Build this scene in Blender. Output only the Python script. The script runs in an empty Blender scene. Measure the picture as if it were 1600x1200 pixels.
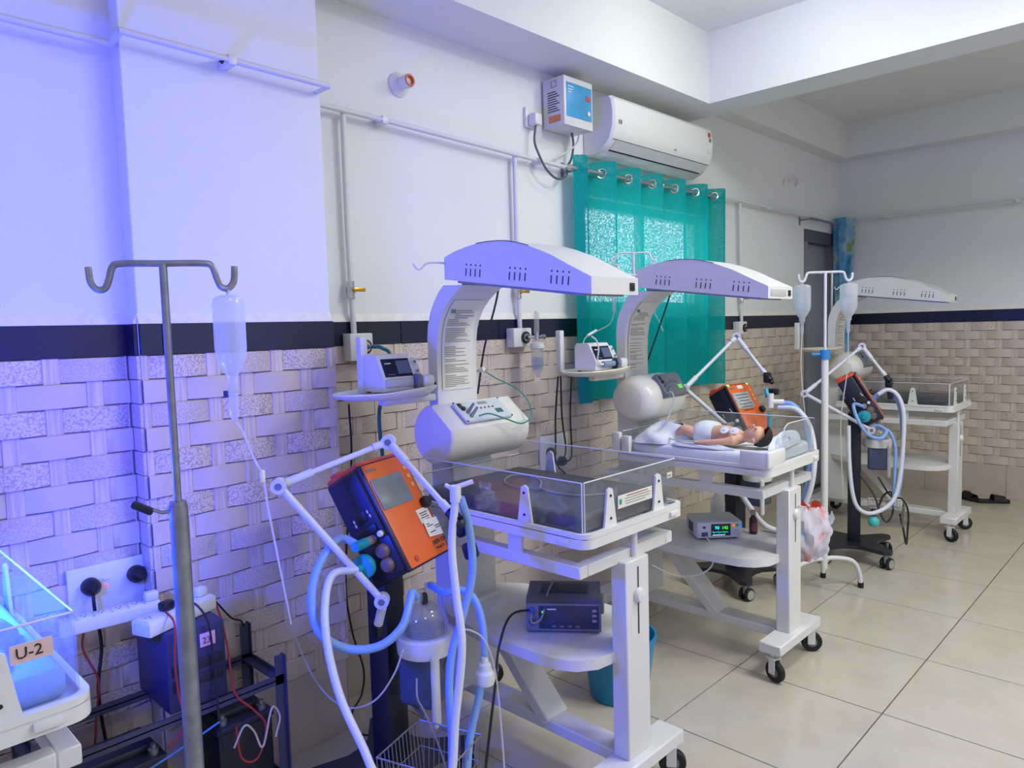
import bpy, bmesh, math, random
from mathutils import Vector, Matrix

random.seed(7)
SC = bpy.context.scene
COL = SC.collection
PI = math.pi

# ------------------------------------------------------------------ camera
CAM_POS = Vector((2.57, 0.0, 1.526))
FPX, YAW, PITCH, ROLL = 1136.97, 0.76957, 0.076117, -0.02799
_F = Vector((-math.sin(YAW) * math.cos(PITCH), math.cos(YAW) * math.cos(PITCH), -math.sin(PITCH)))
_R0 = Vector((math.cos(YAW), math.sin(YAW), 0))
_U0 = _R0.cross(_F)
_R = _R0 * math.cos(ROLL) + _U0 * math.sin(ROLL)
_U = -_R0 * math.sin(ROLL) + _U0 * math.cos(ROLL)
cd = bpy.data.cameras.new('camera')
cd.sensor_fit = 'HORIZONTAL'
cd.sensor_width = 36.0
cd.lens = FPX / 1600 * 36.0
cd.clip_start = 0.02
co = bpy.data.objects.new('camera', cd)
COL.objects.link(co)
M = Matrix((_R, _U, -_F)).transposed().to_4x4()
M.translation = CAM_POS
co.matrix_world = M
SC.camera = co

# ------------------------------------------------------------------ view, world, lights
SC.view_settings.view_transform = 'Standard'
SC.view_settings.look = 'None'
SC.view_settings.exposure = -0.05
SC.view_settings.gamma = 1.0
SC.view_settings.use_curve_mapping = False
W = bpy.data.worlds.new('world')
SC.world = W
W.use_nodes = True
W.node_tree.nodes['Background'].inputs[0].default_value = (0.75, 0.85, 1.0, 1)
W.node_tree.nodes['Background'].inputs[1].default_value = 4.5


def light(name, kind, loc, energy, color, size=0.1, size_y=None, target=None, spread=None):
    ld = bpy.data.lights.new(name, kind)
    ld.energy = energy
    ld.color = color
    if kind == 'AREA':
        ld.size = size
        if size_y:
            ld.shape = 'RECTANGLE'
            ld.size_y = size_y
        if spread:
            ld.spread = spread
    else:
        ld.shadow_soft_size = size
    o = bpy.data.objects.new(name, ld)
    o.location = loc
    if target is not None:
        o.rotation_euler = (Vector(target) - Vector(loc)).to_track_quat('-Z', 'Y').to_euler()
    COL.objects.link(o)
    return o


WHITE = (0.94, 1.0, 0.93)
PANEL = (0.98, 0.99, 0.96)
light('bay_lamp_light', 'POINT', (1.12, 3.30, 3.08), 15, WHITE, 0.10)
light('middle_panel_light', 'AREA', (2.35, 2.9, 3.22), 38, PANEL, 0.6, 0.6, target=(2.35, 2.901, 0))
light('far_fill_light', 'AREA', (4.0, 3.0, 3.22), 64, PANEL, 0.6, 0.6, target=(4.0, 3.001, 0))  # added fill for surfaces that face the camera
light('near_fill_light', 'AREA', (3.6, -0.4, 3.22), 17, PANEL, 0.6, 0.6, target=(3.6, -0.399, 0))  # added frontal fill from behind the camera
light('back_bay_fill_light', 'AREA', (3.4, 5.6, 3.22), 17, PANEL, 0.6, 0.6, target=(3.4, 5.601, 0))  # added fill to brighten the back wall and bay
BLUE = (0.014, 0.020, 1.0)
light('phototherapy_light', 'POINT', (0.76, 0.18, 1.17), 100, BLUE, 0.06)  # unseen phototherapy source, open upward so its blue climbs the wall
light('added_cot_downlight', 'AREA', (0.76, 0.17, 1.15), 9, (0.0, 0.25, 1.0), 0.34, 0.14, target=(0.76, 0.171, 0))  # added downward blue that pushes the cot cloth towards cyan

# ------------------------------------------------------------------ pixel helpers (1600x1200 frame)


def ray(x, y):
    return _F + _R * ((x - 800) / FPX) - _U * ((y - 600) / FPX)


def at_x(x, y, v):
    r = ray(x, y)
    return CAM_POS + r * ((v - CAM_POS.x) / r.x)


def at_y(x, y, v):
    r = ray(x, y)
    return CAM_POS + r * ((v - CAM_POS.y) / r.y)


def at_z(x, y, v):
    r = ray(x, y)
    return CAM_POS + r * ((v - CAM_POS.z) / r.z)


def at_d(x, y, d):
    return CAM_POS + ray(x, y) * d


def depth(p):
    return (Vector(p) - CAM_POS).dot(_F)


def pix(p):
    d = Vector(p) - CAM_POS
    z = d.dot(_F)
    if z < 0.05:
        return None
    return (800 + FPX * d.dot(_R) / z, 600 - FPX * d.dot(_U) / z)


# ------------------------------------------------------------------ materials


def hexc(h):
    h = h.lstrip('#')
    c = [int(h[i:i + 2], 16) / 255 for i in (0, 2, 4)]
    return tuple(x / 12.92 if x <= 0.04045 else ((x + 0.055) / 1.055) ** 2.4 for x in c)


MATS = {}


def mat(name, col, rough=0.5, metal=0.0, noise=0.0, nscale=8.0, bump=0.0, bscale=60.0, emit=None, estr=0.0, spec=0.5, coat=0.0):
    if name in MATS:
        return MATS[name]
    m = bpy.data.materials.new(name)
    m.use_nodes = True
    nt = m.node_tree
    b = nt.nodes['Principled BSDF']
    c = hexc(col) if isinstance(col, str) else col
    b.inputs['Base Color'].default_value = (*c, 1)
    b.inputs['Roughness'].default_value = rough
    b.inputs['Metallic'].default_value = metal
    b.inputs['Specular IOR Level'].default_value = spec
    if coat:
        b.inputs['Coat Weight'].default_value = coat
    if emit:
        e = hexc(emit) if isinstance(emit, str) else emit
        b.inputs['Emission Color'].default_value = (*e, 1)
        b.inputs['Emission Strength'].default_value = estr
    if noise or bump:
        tc = nt.nodes.new('ShaderNodeTexCoord')
        if noise:
            n = nt.nodes.new('ShaderNodeTexNoise')
            n.inputs['Scale'].default_value = nscale
            n.inputs['Detail'].default_value = 5
            nt.links.new(tc.outputs['Object'], n.inputs['Vector'])
            r = nt.nodes.new('ShaderNodeValToRGB')
            r.color_ramp.elements[0].position = 0.3
            r.color_ramp.elements[1].position = 0.7
            r.color_ramp.elements[0].color = (*[x * (1 - noise) for x in c], 1)
            r.color_ramp.elements[1].color = (*[min(1, x * (1 + noise * 0.6)) for x in c], 1)
            nt.links.new(n.outputs['Fac'], r.inputs['Fac'])
            nt.links.new(r.outputs['Color'], b.inputs['Base Color'])
        if bump:
            n2 = nt.nodes.new('ShaderNodeTexNoise')
            n2.inputs['Scale'].default_value = bscale
            n2.inputs['Detail'].default_value = 3
            nt.links.new(tc.outputs['Object'], n2.inputs['Vector'])
            bp = nt.nodes.new('ShaderNodeBump')
            bp.inputs['Strength'].default_value = bump
            bp.inputs['Distance'].default_value = 0.01
            nt.links.new(n2.outputs['Fac'], bp.inputs['Height'])
            nt.links.new(bp.outputs['Normal'], b.inputs['Normal'])
    MATS[name] = m
    return m


def clear_mat(name, tint, gloss=0.08, haze=0.0, hazecol=(0.8, 0.8, 0.8), rough=0.05, dust=0.0):
    """Clear plastic: straight-through transparency, a little gloss, optional milky part and dust specks."""
    if name in MATS:
        return MATS[name]
    m = bpy.data.materials.new(name)
    m.use_nodes = True
    nt = m.node_tree
    nt.nodes.clear()
    out = nt.nodes.new('ShaderNodeOutputMaterial')
    tr = nt.nodes.new('ShaderNodeBsdfTransparent')
    tr.inputs[0].default_value = (*tint, 1)
    gl = nt.nodes.new('ShaderNodeBsdfGlossy')
    gl.inputs['Roughness'].default_value = rough
    gl.inputs[0].default_value = (0.9, 0.9, 0.9, 1)
    mx = nt.nodes.new('ShaderNodeMixShader')
    lw = nt.nodes.new('ShaderNodeLayerWeight')
    lw.inputs[0].default_value = 0.25
    mr = nt.nodes.new('ShaderNodeMapRange')
    mr.inputs['To Min'].default_value = gloss * 0.6
    mr.inputs['To Max'].default_value = min(0.8, gloss * 5)
    nt.links.new(lw.outputs['Facing'], mr.inputs['Value'])
    nt.links.new(mr.outputs[0], mx.inputs[0])
    nt.links.new(tr.outputs[0], mx.inputs[1])
    nt.links.new(gl.outputs[0], mx.inputs[2])
    last = mx.outputs[0]
    if haze or dust:
        df = nt.nodes.new('ShaderNodeBsdfDiffuse')
        df.inputs[0].default_value = (*hazecol, 1)
        tl = nt.nodes.new('ShaderNodeBsdfTranslucent')
        tl.inputs[0].default_value = (*hazecol, 1)
        ad = nt.nodes.new('ShaderNodeMixShader')
        ad.inputs[0].default_value = 0.5
        nt.links.new(df.outputs[0], ad.inputs[1])
        nt.links.new(tl.outputs[0], ad.inputs[2])
        m2 = nt.nodes.new('ShaderNodeMixShader')
        m2.inputs[0].default_value = haze
        if dust:
            tc = nt.nodes.new('ShaderNodeTexCoord')
            n = nt.nodes.new('ShaderNodeTexNoise')
            n.inputs['Scale'].default_value = 14
            n.inputs['Detail'].default_value = 8
            n.inputs['Roughness'].default_value = 0.75
            nt.links.new(tc.outputs['Object'], n.inputs['Vector'])
            r2 = nt.nodes.new('ShaderNodeMapRange')
            r2.inputs['From Min'].default_value = 0.56
            r2.inputs['From Max'].default_value = 0.70
            r2.inputs['To Min'].default_value = haze
            r2.inputs['To Max'].default_value = haze + dust
            nt.links.new(n.outputs['Fac'], r2.inputs['Value'])
            nt.links.new(r2.outputs[0], m2.inputs[0])
        nt.links.new(last, m2.inputs[1])
        nt.links.new(ad.outputs[0], m2.inputs[2])
        last = m2.outputs[0]
    nt.links.new(last, out.inputs['Surface'])
    MATS[name] = m
    return m


WALL = mat('wall_paint', '#e2e4e4', 0.6, noise=0.03, nscale=1.5)
BACKWALL = WALL
CEIL = mat('ceiling_paint', '#e2e4e2', 0.7, noise=0.02, nscale=1.0)
LEDGE = mat('mortar_white', '#e6e3da', 0.7, noise=0.08, nscale=30)
BAND = mat('border_tile_navy', '#0e1430', 0.32, noise=0.15, nscale=3)
GROUT = mat('tile_grout', '#4d463e', 0.9)
WHITEM = mat('white_powder_coat', '#d8d8d6', 0.35, noise=0.02, nscale=4)
WHITEP = mat('white_plastic', '#dcdcd8', 0.3)
CREAM = mat('cream_plastic', '#e0dcc4', 0.35)
GREYP = mat('grey_plastic', '#6d7078', 0.4)
DARKP = mat('dark_plastic', '#15171c', 0.4)
BLACKR = mat('black_rubber', '#0f0f10', 0.6)
NAVY = mat('navy_plastic', '#10152c', 0.4)
ORANGE = mat('orange_plastic', '#e2661f', 0.4)
REDP = mat('coral_plastic', '#d3502f', 0.4)
CHROME = mat('chrome', '#c8c8c8', 0.18, metal=1.0)
STEEL = mat('dull_steel', '#8f9399', 0.4, metal=0.8, noise=0.2, nscale=30)
PIPE = mat('painted_pipe', '#d3d4d6', 0.4)
BRASS = mat('brass', '#c79a3a', 0.3, metal=0.8)
PAPER = mat('paper_label', '#dedcd2', 0.6)
INK = mat('ink', '#3f4146', 0.7)
SCREEN = mat('dark_screen', '#1b2233', 0.15)
GREYSCREEN = mat('grey_screen', '#7b8586', 0.25, noise=0.12, nscale=20)
GREEN_LED = mat('green_led', '#30ff60', 0.4, emit='#30ff50', estr=6)
RED_LED = mat('red_led', '#ff3030', 0.4, emit='#ff2020', estr=4)
TEALP = mat('teal_plastic', '#1a94a8', 0.3)
AQUAP = mat('aqua_plastic', '#3fb4b4', 0.3)
BLUEH = mat('blue_hose', '#7fa4dc', 0.4)
WHITEH = mat('white_hose', '#ced1da', 0.4)
CABLE = mat('black_cable', '#1c1d20', 0.5)
GREYC = mat('grey_cable', '#8a8a86', 0.5)
WHITEC = mat('white_cable', '#cfcfca', 0.5)
GREENT = mat('green_tube', '#0f6a55', 0.35)
REDC = mat('red_cable', '#a33027', 0.5)
ACRYL = clear_mat('clear_acrylic', (0.93, 0.94, 0.95), 0.05, 0.03, (0.75, 0.76, 0.78), dust=0.28)
ACRYLB = clear_mat('clean_acrylic', (0.92, 0.94, 0.96), 0.06, 0.06, (0.8, 0.82, 0.85))
EDGE = mat('acrylic_edge', '#d6dadc', 0.3)
DRIPM = clear_mat('drip_plastic', (0.9, 0.93, 0.95), 0.10, 0.42, (0.85, 0.88, 0.9), 0.1)
BAGM = clear_mat('iv_bottle_plastic', (0.93, 0.95, 0.96), 0.08, 0.42, (0.92, 0.94, 0.95), 0.12)
JARM = clear_mat('jar_plastic', (0.9, 0.92, 0.93), 0.10, 0.22, (0.8, 0.82, 0.84), 0.06)
TUBEM = clear_mat('clear_tube', (0.95, 0.95, 0.95), 0.06, 0.75, (0.82, 0.82, 0.80), 0.2)
MATTR = mat('mattress_vinyl', '#3d4048', 0.45, noise=0.12, nscale=12, bump=0.15, bscale=12)
SHEET = mat('white_sheet', '#dbe3e6', 0.85, noise=0.05, nscale=12, bump=0.4, bscale=18)

# ------------------------------------------------------------------ mesh builder


def cr(pts, k=6, closed=False):
    """Catmull-Rom through points."""
    P = [Vector(p) for p in pts]
    n = len(P)
    if n < 3:
        return P
    out = []
    rng = range(n if closed else n - 1)
    for i in rng:
        if closed:
            p0, p1, p2, p3 = P[(i - 1) % n], P[i], P[(i + 1) % n], P[(i + 2) % n]
        else:
            p1, p2 = P[i], P[i + 1]
            p0 = P[i - 1] if i > 0 else p1 * 2 - p2
            p3 = P[i + 2] if i + 2 < n else p2 * 2 - p1
        for j in range(k):
            t = j / k
            out.append(0.5 * ((2 * p1) + (p2 - p0) * t + (2 * p0 - 5 * p1 + 4 * p2 - p3) * t * t + (3 * p1 - p0 - 3 * p2 + p3) * t ** 3))
    if not closed:
        out.append(P[-1])
    return out


def origin_of(o):
    v = Vector((0, 0, 0))
    while o is not None:
        v = v + o.location
        o = o.parent
    return v


class MB:
    def __init__(s, off=(0, 0, 0)):
        s.v = []
        s.f = []
        s.off = Vector(off)

    def add(s, V, Fc):
        n = len(s.v)
        s.v += [Vector(p) + s.off for p in V]
        s.f += [[i + n for i in f] for f in Fc]
        return s

    def box(s, lo, hi, bev=0.0, seg=2):
        lo = Vector(lo)
        hi = Vector(hi)
        return s.obox((lo + hi) / 2, hi - lo, None, bev, seg)

    def obox(s, c, d, rot=None, bev=0.0, seg=2):
        c = Vector(c)
        R = rot if rot is not None else Matrix.Identity(3)
        if bev <= 0:
            V = [c + R @ Vector((x * d[0] / 2, y * d[1] / 2, z * d[2] / 2)) for x in (-1, 1) for y in (-1, 1) for z in (-1, 1)]
            return s.add(V, [[0, 1, 3, 2], [4, 6, 7, 5], [0, 4, 5, 1], [2, 3, 7, 6], [0, 2, 6, 4], [1, 5, 7, 3]])
        bm = bmesh.new()
        bmesh.ops.create_cube(bm, size=1)
        for v in bm.verts:
            v.co = Vector((v.co.x * d[0], v.co.y * d[1], v.co.z * d[2]))
        bmesh.ops.bevel(bm, geom=list(bm.edges), offset=min(bev, min(d) * 0.49), segments=seg, affect='EDGES', profile=0.5)
        bm.verts.index_update()
        V = [c + R @ v.co for v in bm.verts]
        Fc = [[v.index for v in f.verts] for f in bm.faces]
        bm.free()
        return s.add(V, Fc)

    def cyl(s, p0, p1, r0, r1=None, n=14, caps=True):
        r1 = r0 if r1 is None else r1
        p0 = Vector(p0)
        p1 = Vector(p1)
        a = (p1 - p0).normalized()
        u = a.orthogonal().normalized()
        w = a.cross(u)
        V = []
        for p, r in ((p0, r0), (p1, r1)):
            for i in range(n):
                t = 2 * PI * i / n
                V.append(p + (u * math.cos(t) + w * math.sin(t)) * r)
        Fc = [[i, (i + 1) % n, n + (i + 1) % n, n + i] for i in range(n)]
        if caps:
            Fc += [list(range(n))[::-1], list(range(n, 2 * n))]
        return s.add(V, Fc)

    def tube(s, pts, r, n=8, closed=False, smooth=0):
        P = cr(pts, smooth, closed) if smooth else [Vector(p) for p in pts]
        m = len(P)
        V = []
        t0 = (P[1] - P[0]).normalized()
        u = t0.orthogonal().normalized()
        for i in range(m):
            if closed:
                t = (P[(i + 1) % m] - P[i - 1]).normalized()
            else:
                t = (P[min(i + 1, m - 1)] - P[max(i - 1, 0)]).normalized()
            u = (u - t * u.dot(t))
            if u.length < 1e-6:
                u = t.orthogonal()
            u.normalize()
            w = t.cross(u)
            rr = r[i] if isinstance(r, (list, tuple)) else r
            for k in range(n):
                a = 2 * PI * k / n
                V.append(P[i] + (u * math.cos(a) + w * math.sin(a)) * rr)
        Fc = []
        for i in range(m if closed else m - 1):
            j = (i + 1) % m
            for k in range(n):
                Fc.append([i * n + k, i * n + (k + 1) % n, j * n + (k + 1) % n, j * n + k])
        if not closed:
            Fc += [list(range(n))[::-1], list(range((m - 1) * n, m * n))]
        return s.add(V, Fc)

    def lathe(s, prof, o, axis=(0, 0, 1), n=20, squash=None):
        o = Vector(o)
        a = Vector(axis).normalized()
        u = Vector((1, 0, 0)) if abs(a.z) > 0.99 else a.orthogonal().normalized()
        w = a.cross(u)
        sx, sy = squash or (1, 1)
        V = []
        for r, z in prof:
            for i in range(n):
                t = 2 * PI * i / n
                V.append(o + a * z + (u * math.cos(t) * sx + w * math.sin(t) * sy) * r)
        Fc = []
        for j in range(len(prof) - 1):
            for i in range(n):
                Fc.append([j * n + i, j * n + (i + 1) % n, (j + 1) * n + (i + 1) % n, (j + 1) * n + i])
        Fc += [list(range(n))[::-1], [(len(prof) - 1) * n + i for i in range(n)]]
        return s.add(V, Fc)

    def prism(s, poly, o, ux, uy, ext):
        o = Vector(o)
        ux = Vector(ux)
        uy = Vector(uy)
        ext = Vector(ext)
        n = len(poly)
        V = [o + ux * x + uy * y for x, y in poly]
        V += [v + ext for v in V]
        Fc = [[i, (i + 1) % n, n + (i + 1) % n, n + i] for i in range(n)]
        Fc += [list(range(n))[::-1], list(range(n, 2 * n))]
        return s.add(V, Fc)

    def ball(s, c, r, nu=14, nv=8, rot=None):
        c = Vector(c)
        rx, ry, rz = (r, r, r) if isinstance(r, (int, float)) else r
        R = rot if rot is not None else Matrix.Identity(3)
        V = [c + R @ Vector((0, 0, rz))]
        for j in range(1, nv):
            p = PI * j / nv
            for i in range(nu):
                t = 2 * PI * i / nu
                V.append(c + R @ Vector((rx * math.sin(p) * math.cos(t), ry * math.sin(p) * math.sin(t), rz * math.cos(p))))
        V.append(c + R @ Vector((0, 0, -rz)))
        Fc = [[0, 1 + i, 1 + (i + 1) % nu] for i in range(nu)]
        for j in range(nv - 2):
            for i in range(nu):
                a = 1 + j * nu
                Fc.append([a + i, a + nu + i, a + nu + (i + 1) % nu, a + (i + 1) % nu])
        e = len(V) - 1
        a = 1 + (nv - 2) * nu
        Fc += [[a + i, e, a + (i + 1) % nu] for i in range(nu)]
        return s.add(V, Fc)

    def loft(s, rings, caps=True):
        n = len(rings[0])
        V = [p for r in rings for p in r]
        Fc = []
        for j in range(len(rings) - 1):
            for i in range(n):
                Fc.append([j * n + i, j * n + (i + 1) % n, (j + 1) * n + (i + 1) % n, (j + 1) * n + i])
        if caps:
            Fc += [list(range(n))[::-1], [(len(rings) - 1) * n + i for i in range(n)]]
        return s.add(V, Fc)

    def grid(s, fn, nu, nv):
        V = [fn(i / nu, j / nv) for j in range(nv + 1) for i in range(nu + 1)]
        Fc = [[j * (nu + 1) + i, j * (nu + 1) + i + 1, (j + 1) * (nu + 1) + i + 1, (j + 1) * (nu + 1) + i] for j in range(nv) for i in range(nu)]
        return s.add(V, Fc)

    def mesh(s, name, m, org=(0, 0, 0), angle=38):
        org = Vector(org)
        me = bpy.data.meshes.new(name)
        me.from_pydata([v - org for v in s.v], [], s.f)
        bm = bmesh.new()
        bm.from_mesh(me)
        bmesh.ops.recalc_face_normals(bm, faces=bm.faces)
        bm.to_mesh(me)
        bm.free()
        me.shade_smooth()
        me.set_sharp_from_angle(angle=math.radians(angle))
        me.materials.append(m)
        return me

    def build(s, name, m, parent=None, label=None, angle=38, base=None):
        """parent given: a part.  No parent: a top-level mesh; base puts its origin."""
        org = origin_of(parent) if parent is not None else Vector(base or (0, 0, 0))
        o = bpy.data.objects.new(name, s.mesh(name, m, org, angle))
        COL.objects.link(o)
        if parent is not None:
            o.parent = parent
        else:
            o.location = org
        if label:
            o['label'] = label
        return o


def thing(name, label, cat, base, group=None):
    o = bpy.data.objects.new(name, None)
    o.empty_display_size = 0.1
    o.location = Vector(base)
    COL.objects.link(o)
    return tag(o, label, cat, group)


def tag(o, label, cat, group=None):
    o['label'] = label
    o['category'] = cat
    if group:
        o['group'] = group
    return o


def struct(o):
    o['kind'] = 'structure'
    return o


def text(txt, name, o, ux, uy, size, m, parent, th=0.0006):
    """Flat lettering: o lower-left corner, ux reading direction, uy up."""
    cu = bpy.data.curves.new(name, 'FONT')
    cu.body = txt
    cu.size = size
    cu.extrude = th
    cu.resolution_u = 2
    tmp = bpy.data.objects.new(name + '_tmp', cu)
    COL.objects.link(tmp)
    dg = bpy.context.evaluated_depsgraph_get()
    me = bpy.data.meshes.new_from_object(tmp.evaluated_get(dg))
    bpy.data.objects.remove(tmp)
    ux = Vector(ux).normalized()
    uy = Vector(uy)
    uy = (uy - ux * uy.dot(ux)).normalized()
    uz = ux.cross(uy)
    org = origin_of(parent)
    for v in me.vertices:
        v.co = Vector(o) + ux * v.co.x + uy * v.co.y + uz * v.co.z - org
    me.materials.clear()
    me.materials.append(m)
    ob = bpy.data.objects.new(name, me)
    COL.objects.link(ob)
    ob.parent = parent
    return ob


def rrect(w, h, r, n=5):
    """Rounded rectangle outline centred on 0."""
    out = []
    for cx, cy, a0 in ((w / 2 - r, h / 2 - r, 0), (-w / 2 + r, h / 2 - r, PI / 2), (-w / 2 + r, -h / 2 + r, PI), (w / 2 - r, -h / 2 + r, 1.5 * PI)):
        for i in range(n + 1):
            a = a0 + PI / 2 * i / n
            out.append((cx + r * math.cos(a), cy + r * math.sin(a)))
    return out


X3, Y3, Z3 = Vector((1, 0, 0)), Vector((0, 1, 0)), Vector((0, 0, 1))

# ================================================================== STRUCTURE
RX, RY0, RY1, CZ = 5.2, -1.6, 7.1, 3.265
PY0, PY1, PD = 0.81, 1.487, 0.20          # pillar
DY0, DY1, DZ = 6.30, 6.98, 2.31           # door opening
WY0, WY1, WZ0, WZ1 = 3.28, 4.62, 1.62, 2.26   # window opening

# floor: a dark bed and one object for each tile
fl = struct(MB().box((-0.15, RY0 - 0.15, -0.12), (RX + 0.15, RY1 + 0.15, -0.004)).build('floor', mat('floor_grout', '#4a4438', 0.9)))


def tile_mat(name, c0, c1, rough):
    m = bpy.data.materials.new(name)
    m.use_nodes = True
    nt = m.node_tree
    b = nt.nodes['Principled BSDF']
    b.inputs['Roughness'].default_value = rough
    tc = nt.nodes.new('ShaderNodeTexCoord')
    n = nt.nodes.new('ShaderNodeTexNoise')
    n.inputs['Scale'].default_value = 5
    n.inputs['Detail'].default_value = 10
    n.inputs['Roughness'].default_value = 0.7
    oi = nt.nodes.new('ShaderNodeObjectInfo')
    ad = nt.nodes.new('ShaderNodeVectorMath')
    sc = nt.nodes.new('ShaderNodeVectorMath')
    sc.operation = 'SCALE'
    cx = nt.nodes.new('ShaderNodeCombineXYZ')
    for k in range(3):
        nt.links.new(oi.outputs['Random'], cx.inputs[k])
    nt.links.new(cx.outputs[0], sc.inputs[0])
    sc.inputs['Scale'].default_value = 37
    nt.links.new(tc.outputs['Object'], ad.inputs[0])
    nt.links.new(sc.outputs[0], ad.inputs[1])
    nt.links.new(ad.outputs[0], n.inputs['Vector'])
    r = nt.nodes.new('ShaderNodeValToRGB')
    r.color_ramp.elements[0].position = 0.32
    r.color_ramp.elements[1].position = 0.66
    r.color_ramp.elements[0].color = (*hexc(c0), 1)
    r.color_ramp.elements[1].color = (*hexc(c1), 1)
    nt.links.new(n.outputs['Fac'], r.inputs['Fac'])
    nt.links.new(r.outputs['Color'], b.inputs['Base Color'])
    return m


FTILE = tile_mat('floor_tile_beige', '#b9b1a0', '#c4bcab', 0.16)
full = None
for i in range(-4, 8):
    for j in range(-9, 9):
        x0, x1 = max(0.0, 1.688 + 0.6 * i), min(RX, 1.688 + 0.6 * (i + 1))
        y0, y1 = max(RY0, 2.918 + 0.6 * j), min(RY1, 2.918 + 0.6 * (j + 1))
        if x1 - x0 < 0.02 or y1 - y0 < 0.02:
            continue
        g = 0.0025
        whole = abs(x1 - x0 - 0.6) < 1e-6 and abs(y1 - y0 - 0.6) < 1e-6
        c = Vector(((x0 + x1) / 2, (y0 + y1) / 2, 0))
        if whole and full:
            o = bpy.data.objects.new('floor_tile', full)
            COL.objects.link(o)
        else:
            h = Vector(((x1 - x0) / 2 - g, (y1 - y0) / 2 - g, 0))
            me = MB().box(-h - Vector((0, 0, 0.008)), h).mesh('floor_tile', FTILE)
            if whole:
                full = me
            o = bpy.data.objects.new('floor_tile', me)
            COL.objects.link(o)
        o.location = c
        o.parent = fl

# walls
wl = MB()
T = -0.15
wl.box((T, RY0, 0), (0, WY0, CZ + 0.1))
wl.box((T, WY0, 0), (0, WY1, WZ0))
wl.box((T, WY0, WZ1), (0, WY1, CZ + 0.1))
wl.box((T, WY1, 0), (0, DY0, CZ + 0.1))
wl.box((T, DY0, DZ), (0, DY1, CZ + 0.1))
wl.box((T, DY1, 0), (0, RY1, CZ + 0.1))
LX = 0.12
wl.box((0, RY0, 0), (LX, PY0, CZ))
wall_left = struct(wl.build('wall_left', WALL))
wall_back = struct(MB().box((T, RY1, 0), (RX, RY1 + 0.15, CZ + 0.1)).build('wall_back', WALL))
wall_right = struct(MB().box((RX, RY0, 0), (RX + 0.15, RY1 + 0.15, CZ + 0.1)).build('wall_right', WALL))
wall_front = struct(MB().box((T, RY0 - 0.15, 0), (RX + 0.15, RY0, CZ + 0.1)).build('wall_front', WALL))
wall_pillar = struct(MB().box((0.0, PY0, 0), (PD, PY1, CZ), 0.004, 1).build('wall_pillar', WALL))
ceiling = struct(MB().box((T, RY0 - 0.15, CZ), (RX + 0.15, RY1 + 0.15, CZ + 0.12)).build('ceiling', CEIL))
BZ = 2.85
FZ = 2.965
bm_ = MB().box((0, RY0, BZ), (0.315, 4.37, CZ))
bm_.build('beam', CEIL, ceiling)
MB().box((0.315, 4.11, BZ), (RX, 4.37, CZ)).build('beam', CEIL, ceiling)
MB().box((0.0, 4.37, FZ), (0.13, RY1, CZ)).build('beam', CEIL, ceiling)
MB().box((0.13, 6.90, FZ + 0.005), (RX, RY1, CZ)).build('beam', CEIL, ceiling)

# --- woven-look relief tiles


def weave_mat(name, kind):
    m = bpy.data.materials.new(name)
    m.use_nodes = True
    nt = m.node_tree
    b = nt.nodes['Principled BSDF']
    b.inputs['Roughness'].default_value = 0.35
    tc = nt.nodes.new('ShaderNodeTexCoord')
    oi = nt.nodes.new('ShaderNodeObjectInfo')
    ad = nt.nodes.new('ShaderNodeVectorMath')
    nt.links.new(tc.outputs['Object'], ad.inputs[0])
    cx = nt.nodes.new('ShaderNodeCombineXYZ')
    for k in range(3):
        nt.links.new(oi.outputs['Random'], cx.inputs[k])
    nt.links.new(cx.outputs[0], ad.inputs[1])
    base = hexc('#cdbeae')
    r = nt.nodes.new('ShaderNodeValToRGB')
    if kind == 'pebble':
        v = nt.nodes.new('ShaderNodeTexVoronoi')
        v.inputs['Scale'].default_value = 135
        v.feature = 'F1'
        nt.links.new(ad.outputs[0], v.inputs['Vector'])
        nt.links.new(v.outputs['Distance'], r.inputs['Fac'])
        r.color_ramp.elements[0].position = 0.42
        r.color_ramp.elements[1].position = 0.72
        r.color_ramp.elements[0].color = (*[x * 1.12 for x in base], 1)
        r.color_ramp.elements[1].color = (*[x * 0.70 for x in base], 1)
    elif kind == 'strip':
        mp = nt.nodes.new('ShaderNodeMapping')
        mp.inputs['Scale'].default_value = (1, 1, 0.04)
        n = nt.nodes.new('ShaderNodeTexNoise')
        n.inputs['Scale'].default_value = 110
        n.inputs['Detail'].default_value = 2
        nt.links.new(ad.outputs[0], mp.inputs['Vector'])
        nt.links.new(mp.outputs[0], n.inputs['Vector'])
        nt.links.new(n.outputs['Fac'], r.inputs['Fac'])
        r.color_ramp.elements[0].position = 0.3
        r.color_ramp.elements[1].position = 0.65
        r.color_ramp.elements[0].color = (*[x * 0.78 for x in base], 1)
        r.color_ramp.elements[1].color = (*[x * 1.16 for x in base], 1)
    else:
        n = nt.nodes.new('ShaderNodeTexNoise')
        n.inputs['Scale'].default_value = 190 if kind == 'fine' else 10
        n.inputs['Detail'].default_value = 2
        nt.links.new(ad.outputs[0], n.inputs['Vector'])
        nt.links.new(n.outputs['Fac'], r.inputs['Fac'])
        k = 0.22 if kind == 'fine' else 0.04
        r.color_ramp.elements[0].position = 0.35
        r.color_ramp.elements[1].position = 0.65
        r.color_ramp.elements[0].color = (*[x * (1 - k) for x in base], 1)
        r.color_ramp.elements[1].color = (*[x * (1 + k * 0.4) for x in base], 1)
    nt.links.new(r.outputs['Color'], b.inputs['Base Color'])
    return m


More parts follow.
